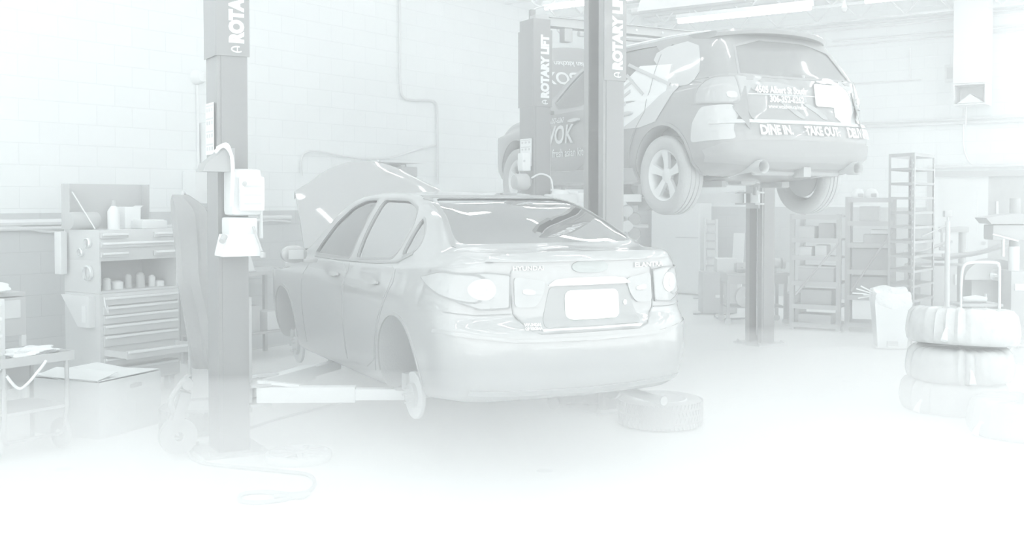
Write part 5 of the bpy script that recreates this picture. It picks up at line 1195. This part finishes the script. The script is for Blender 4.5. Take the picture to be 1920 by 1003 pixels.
# tyre changer (centre) 
p = A(1745, 600, 14.4)
t = T('tyre_changer', 'pale tyre changing machine with a round turntable behind the slim pole', 'garage machine', (p.x, p.y, 0), AZ)
MB().box((.15, .1, .42), (.75, .6, .78), bev=.03).build('machine_body', M_GREY, t)
MB().lathe([(.001, .86), (.12, .87), (.27, .90), (.30, .93), (.28, .95), (.001, .95)], (.1, 0, 0), 'Z', 32).build('turntable', M_STEEL, t)
MB().tube([(.5, .2, .8), (.5, .2, 1.28)], .05, 10).box((.36, .15, 1.28), (.4, .09, .08), bev=.02).tube([(.18, .1, 1.28), (.18, .1, 1.0)], .018, 8).box((.18, .08, 1.02), (.08, .05, .05), bev=.01).build('mount_arm', M_STEELD, t)
MB().tube(smooth_path([(-.35, .05, .98), (-.1, 0, 1.0), (.2, .05, 1.1), (.3, .05, 1.12)], 4), .022, 8).build('bead_lever', M_STEELD, t)
MB().box((.3, -.21, .62), (.14, .02, .14), bev=.004).build('control_plate', M_WHITE, t)
for x in (-.05, .1, .25): MB().box((x, -.24, .07), (.06, .14, .03), bev=.006).build('foot_pedal', M_STEELD, t)
# wheel balancer / machines right
p = A(1850, 600, 13.0)
t = T('wheel_balancer', 'wheel balancer with a rounded guard at the right behind the bagged tyres', 'garage machine', (p.x, p.y, 0), AZ)
MB().box((.05, .15, .45), (.55, .45, .84), bev=.04).build('machine_body', M_STEEL, t)
hh = [( .36 * math.cos(a), .36 * math.sin(a)) for a in [PI * i / 16 for i in range(17)]]
MB().prism([(x, z * .7 + .72) for x, z in hh], -.2, -.02, 'Y').build('wheel_guard', M_GREY, t)
MB().tube([(.0, -.30, .78), (.0, .1, .78)], .025, 10).lathe([(.001, -.02), (.07, -.02), (.05, .02), (.001, .02)], (0, -.2, .78), 'Y', 16).build('spindle', M_CHROME, t)
MB().tube(smooth_path([(-.55, 0, 1.0), (-.2, 0, 1.02), (.15, .05, 1.10), (.3, .1, 1.14)], 5), .03, 8).build('measuring_arm', M_STEELD, t)
# chrome hand cart frame
p = A(1865, 600, 11.9)
t = T('tool_trolley', 'wheeled trolley with a bright tubular handle in front of the wheel balancer', 'trolley', (p.x, p.y, 0), AZ)
MB().tube(smooth_path([(-.38, 0, .72), (-.36, 0, .92), (-.28, 0, .98), (-.0, 0, .98), (.04, 0, .94), (.05, 0, .85), (.05, 0, .1)], 4), .016, 8).tube([(-.38, 0, .72), (-.38, 0, .10)], .014, 8).build('handle_frame', M_WHITE, t)
MB().box((-.15, .18, .50), (.5, .34, .03), bev=.005).box((-.15, .18, .20), (.5, .34, .03), bev=.005).build('tray', M_STEELD, t)
MB().tube([(.05, .35, .1), (.05, .35, .6)], .014, 8).tube([(-.38, .35, .1), (-.38, .35, .6)], .014, 8).build('rear_post', M_GREY, t)
for x in (-.38, .05):
    for y in (0, .35): MB().lathe([(.001, -.015), (.05, -.015), (.05, .015), (.001, .015)], (x, y, .05), 'Y', 16).build('caster', M_GREY, t)
tmx = Matrix.Translation((p.x, p.y, 0)) @ Matrix.Rotation(AZ, 4, 'Z')
t = T('grinder', 'pale power tool lying on the upper tray of the wheeled trolley', 'power tool', at(tmx, -.15, .15, .515), AZ); MB().tube([(-.15, 0, .04), (.0, 0, .05), (.12, 0, .04)], .035, 12, rs=[.03, .04, .03]).build('tool_body', M_LGREY, t); MB().lathe([(.001, .0), (.06, .0), (.06, .01), (.001, .01)], (.14, 0, 0), 'Z', 18).build('tool_disc', M_GREY, t)
t = T('air_wrench', 'dark wrench lying on the lower tray of the wheeled trolley', 'power tool', at(tmx, -.2, .15, .215), AZ); MB().box((0, 0, .04), (.2, .07, .07), bev=.02).box((-.06, -.06, .03), (.05, .12, .05), bev=.015).build('tool_body', M_STEELD, t); MB().tube([(.1, 0, .04), (.16, 0, .04)], .02, 10).build('anvil', M_CHROME, t)
# press / drill press with dark head at the right edge
p = A(1905, 600, 12.6)
t = T('drill_press', 'dark press with a broad head on a column at the right edge of the picture', 'garage machine', (p.x, p.y, 0), AZ)
MB().box((0, .05, .03), (.4, .5, .06), bev=.01).box((.02, .05, .45), (.28, .34, .80), bev=.02).build('press_base', M_STEEL, t)
MB().tube([(.02, .1, .8), (.02, .1, 1.70)], .06, 14).build('press_column', M_STEELD, t)
MB().prism([(-.42, 1.47), (-.36, 1.40), (.25, 1.40), (.25, 1.52), (-.1, 1.52)], -.12, .2, 'Y').box((-.08, .03, 1.30), (.50, .26, .18), bev=.02).build('press_head', M_STEELD, t)
MB().tube([(-.2, -.08, 1.22), (-.2, -.08, 1.02)], .02, 10).build('quill', M_CHROME, t)
MB().tube([(-.35, -.14, 1.28), (-.05, -.14, 1.20)], .01, 6).build('feed_lever', M_WHITE, t)
MB().box((0, -.13, .66), (.16, .02, .08), bev=.003).build('nameplate', M_WHITE, t)
t = T('towel_roll', 'white paper towel roll standing on the base of the dark press', 'paper roll', (Matrix.Translation((p.x, p.y, 0)) @ Matrix.Rotation(AZ, 4, 'Z')) @ Vector((-.06, -.05, .85)), AZ)
MB().lathe([(.02, 0), (.06, 0), (.06, .28), (.02, .28)], n=24, closed=True).build('roll', M_PAPER, t)
# low stack of car parts behind the bagged tyres
p = A(1870, 600, 11.0); rnd = random.Random(5)
for i in range(7):
    q = A(1800 + i * 19, 615, 11.0 + rnd.uniform(-.2, .5)); s_ = rnd.uniform(.7, 1.2)
    t = T('brake_drum', ['leftmost', 'second', 'third', 'middle', 'fifth', 'sixth', 'rightmost'][i] + ' of the grey castings lined up on the floor behind the bagged tyres', 'car part', (q.x, q.y, 0), rnd.uniform(0, 3), 'castings on the floor behind the bagged tyres')
    MB().lathe([(.03, .0), (.12 * s_, .0), (.13 * s_, .02), (.13 * s_, .09), (.07 * s_, .12), (.05 * s_, .16), (.03, .16)], n=20, closed=True).build('casting', [M_GREY, M_STEEL, M_LGREY][i % 3], t)
    for k in range(3): a = k * 2.1; MB().tube([(.06 * math.cos(a), .06 * math.sin(a), .12), (.06 * math.cos(a), .06 * math.sin(a), .2)], .008, 6).build('stud', M_STEELD, t)
# ------------------------------------------------------------------ white pedal bin with bag
p = G(1657, 655)
t = T('pedal_bin', 'white plastic pedal bin overflowing with a pale bag near the steel shelving', 'bin', (p.x + .02, p.y + .18, 0), AZ + R(-10))
def frus(b, w0, d0, w1, d1, z0, z1):
    v = [(-w0, -d0, z0), (w0, -d0, z0), (w0, d0, z0), (-w0, d0, z0), (-w1, -d1, z1), (w1, -d1, z1), (w1, d1, z1), (-w1, d1, z1)]
    return b.add(v, [(0, 3, 2, 1), (4, 5, 6, 7), (0, 1, 5, 4), (1, 2, 6, 5), (2, 3, 7, 6), (3, 0, 4, 7)])
fb = MB(); frus(fb, .165, .15, .19, .18, .0, .02); frus(fb, .155, .145, .195, .185, .02, .50); fb.build('bin_body', M_WHITE, t)
MB().box((0, -.155, .055), (.12, .03, .08), bev=.01).build('pedal_recess', M_GREY, t); MB().box((0, -.185, .03), (.11, .06, .015), bev=.004).build('pedal', M_LGREY, t)
bg = MB(); N = 40; rr = []
for i, (k, z) in enumerate(((1.0, .47), (1.06, .49), (1.10, .54), (1.09, .60), (1.03, .64), (.93, .66), (.7, .645), (.4, .63), (.05, .64))):
    for j in range(N):
        a = 2 * PI * j / N; ca_, sa_ = math.cos(a), math.sin(a); q = 1 / max(abs(ca_), abs(sa_)) ** .8
        wv = 1 + .03 * math.sin(a * 7 + i) + .02 * math.sin(a * 11 + i * 2)
        rr.append((.195 * k * q * ca_ * wv, .185 * k * q * sa_ * wv, z + .012 * math.sin(a * 5 + i) + .03 * sa_ * (i > 2)))
bg.add(rr, [(i * N + j, i * N + (j + 1) % N, (i + 1) * N + (j + 1) % N, (i + 1) * N + j) for i in range(8) for j in range(N)] + [tuple(8 * N + j for j in range(N))])
bg.build('bin_liner', M_RAG, t)
tb = Matrix.Translation(t.location) @ Matrix.Rotation(t.rotation_euler.z, 4, 'Z')
for i, (x, z) in enumerate(((-.42, .62), (-.38, .67), (-.36, .56), (-.33, .70), (-.30, .60))):
    MB().tube([at(tb, -.12, 0, .58 + i * .01), at(tb, x * .7, -.02, (z + .60) / 2), at(tb, x, -.03, z)], .008, 6).build('wiper_strip', M_WHITE, None, label=['longest thin white strip poking out of the bin', 'second white strip from the top sticking out of the bin', 'lowest white strip sticking out of the bin', 'steepest white strip sticking out of the bin', 'shortest white strip sticking out of the bin'][i], category='strip', group='strips sticking out of the bin')
# ------------------------------------------------------------------ bagged tyres
def bagged(label, loc, ro, w, seed, tilt=0.0, z0=0.0, ka=-1.5):
    t = T('bagged_tyre', label, 'tyre', (loc[0], loc[1], z0), 0, 'tyres wrapped in clear bags')
    t.rotation_euler = (tilt, 0, 0)
    MB().lathe([(.2, .01), (ro - .05, .0), (ro - .02, .03), (ro - .015, w - .03), (ro - .05, w), (.2, w - .01)], n=48, closed=True).build('tyre', M_RUB2, t)
    rnd = random.Random(seed); N = 96; ph = [rnd.uniform(0, 6.3) for _ in range(8)]; vs = []
    prof = [(.02, w + .010), (ro * .3, w + .012), (ro * .55, w + .016), (ro * .8, w + .018), (ro * .95, w + .005), (ro + .01, w - .03), (ro + .025, w * .6), (ro + .03, w * .35), (ro + .02, .03), (ro + .0, .004), (ro * .8, .002)]
    for i, (r, z) in enumerate(prof):
        for j in range(N):
            a = 2 * PI * j / N; f = sum(math.sin(a * (9 + 5 * q) + ph[q] + i * .35) for q in range(5)) * .0022 * min(1, r / ro)
            da = math.atan2(math.sin(a - ka), math.cos(a - ka)); pull = math.exp(-(da / .35) ** 2) * .03 * math.cos(da * 30) * (1 if 4 <= i <= 8 else .2)
            zz = z + (f * 1.5 if i < 5 else f * .5); vs.append(((r + f + pull) * math.cos(a), (r + f + pull) * math.sin(a), max(.002, zz)))
    k = len(prof)
    b = MB().add(vs, [(i * N + j, i * N + (j + 1) % N, (i + 1) * N + (j + 1) % N, (i + 1) * N + j) for i in range(k - 1) for j in range(N)] + [tuple(range(N))])
    bg = b.build('plastic_bag', M_FILM, t, 70)
    # the twisted knot with its tail
    kx, ky = (ro + .03) * math.cos(ka), (ro + .03) * math.sin(ka); d = Vector((math.cos(ka), math.sin(ka), 0))
    kb = MB().tube([Vector((kx, ky, w * .5)) - d * .04, Vector((kx, ky, w * .46)) + d * .02, Vector((kx, ky, w * .30)) + d * .05, Vector((kx, ky, w * .12)) + d * .07], .02, 10, rs=[.022, .010, .018, .026])
    kb.build('bag_knot', M_RAG, bg)
    return t
def cdirp(px, py, extra):
    g = G(px, py); d = Vector((g.x, g.y)).normalized(); return (g.x + d.x * extra, g.y + d.y * extra)
c0 = cdirp(1788, 782, .36)
bagged('bottom bagged tyre of the stack of three', c0, .385, .235, 1, 0, 0, -1.95)
q1 = P(0, 0); 
bagged('middle bagged tyre of the stack of three', (c0[0] + .03, c0[1] + .03, 0), .38, .25, 2, 0, .245, -1.15)
bagged('top bagged tyre of the stack of three, its white plastic bulging', (c0[0] + .06 * ca, c0[1] + .06 * sa, 0), .40, .27, 3, R(-5), .505 + .02, -1.62)
c1_ = cdirp(1915, 832, .34)
bagged('bagged tyre lying alone at the right edge before the stack', c1_, .34, .24, 4, 0, 0, -2.15)
c2_ = (c0[0] + .80 * ca - .1 * sa, c0[1] + .80 * sa + .1 * ca)
# ------------------------------------------------------------------ added white mist wedges that wash out the view towards the floor
def veil(Z0, D0, D1, dens, label):
    b = MB(); dirv = [Vector((-sa, ca)), Vector((ca, sa))]
    def q(y, x, z): v = dirv[0] * y + dirv[1] * x; return (v.x, v.y, z)
    vs = [q(D0, -9, .003), q(D0, 9, .003), q(D1, 9, .003), q(D1, -9, .003), q(D0, -9, Z0), q(D0, 9, Z0), q(D1, 9, .02), q(D1, -9, .02)]
    vs = [(max(x, WX + .02), y, z) for x, y, z in vs]
    b.add(vs, [(0, 3, 2, 1), (4, 5, 6, 7), (0, 1, 5, 4), (1, 2, 6, 5), (2, 3, 7, 6), (3, 0, 4, 7)])
    m = bpy.data.materials.new('pale_veil'); m.use_nodes = True; nt = m.node_tree; nt.nodes.remove(nt.nodes['Principled BSDF'])
    v = nt.nodes.new('ShaderNodeVolumeScatter'); v.inputs['Color'].default_value = (1, 1, 1, 1); v.inputs['Density'].default_value = dens
    nt.links.new(v.outputs[0], nt.nodes['Material Output'].inputs['Volume'])
    o = b.build('veil', m, None, kind='stuff', label=label, category='veil')
veil(1.37, -1.0, 13.5, .10, 'upper layer of added white mist lying over the front of the floor')
veil(.95, -1.0, 17.0, .19, 'lower layer of added white mist lying close to the floor')
hz = MB().bx(WX + .01, 5.9, -3.9, FY - .01, .01, CZ - .01)  # added volume that lowers contrast across the whole room
m = bpy.data.materials.new('room_washout'); m.use_nodes = True; m.node_tree.nodes.remove(m.node_tree.nodes['Principled BSDF'])
v = m.node_tree.nodes.new('ShaderNodeVolumeScatter'); v.inputs['Color'].default_value = (1, 1, 1, 1); v.inputs['Density'].default_value = .037
m.node_tree.links.new(v.outputs[0], m.node_tree.nodes['Material Output'].inputs['Volume'])
hz.build('washout', m, None, kind='stuff', label='added thin white haze filling the whole workshop', category='washout')
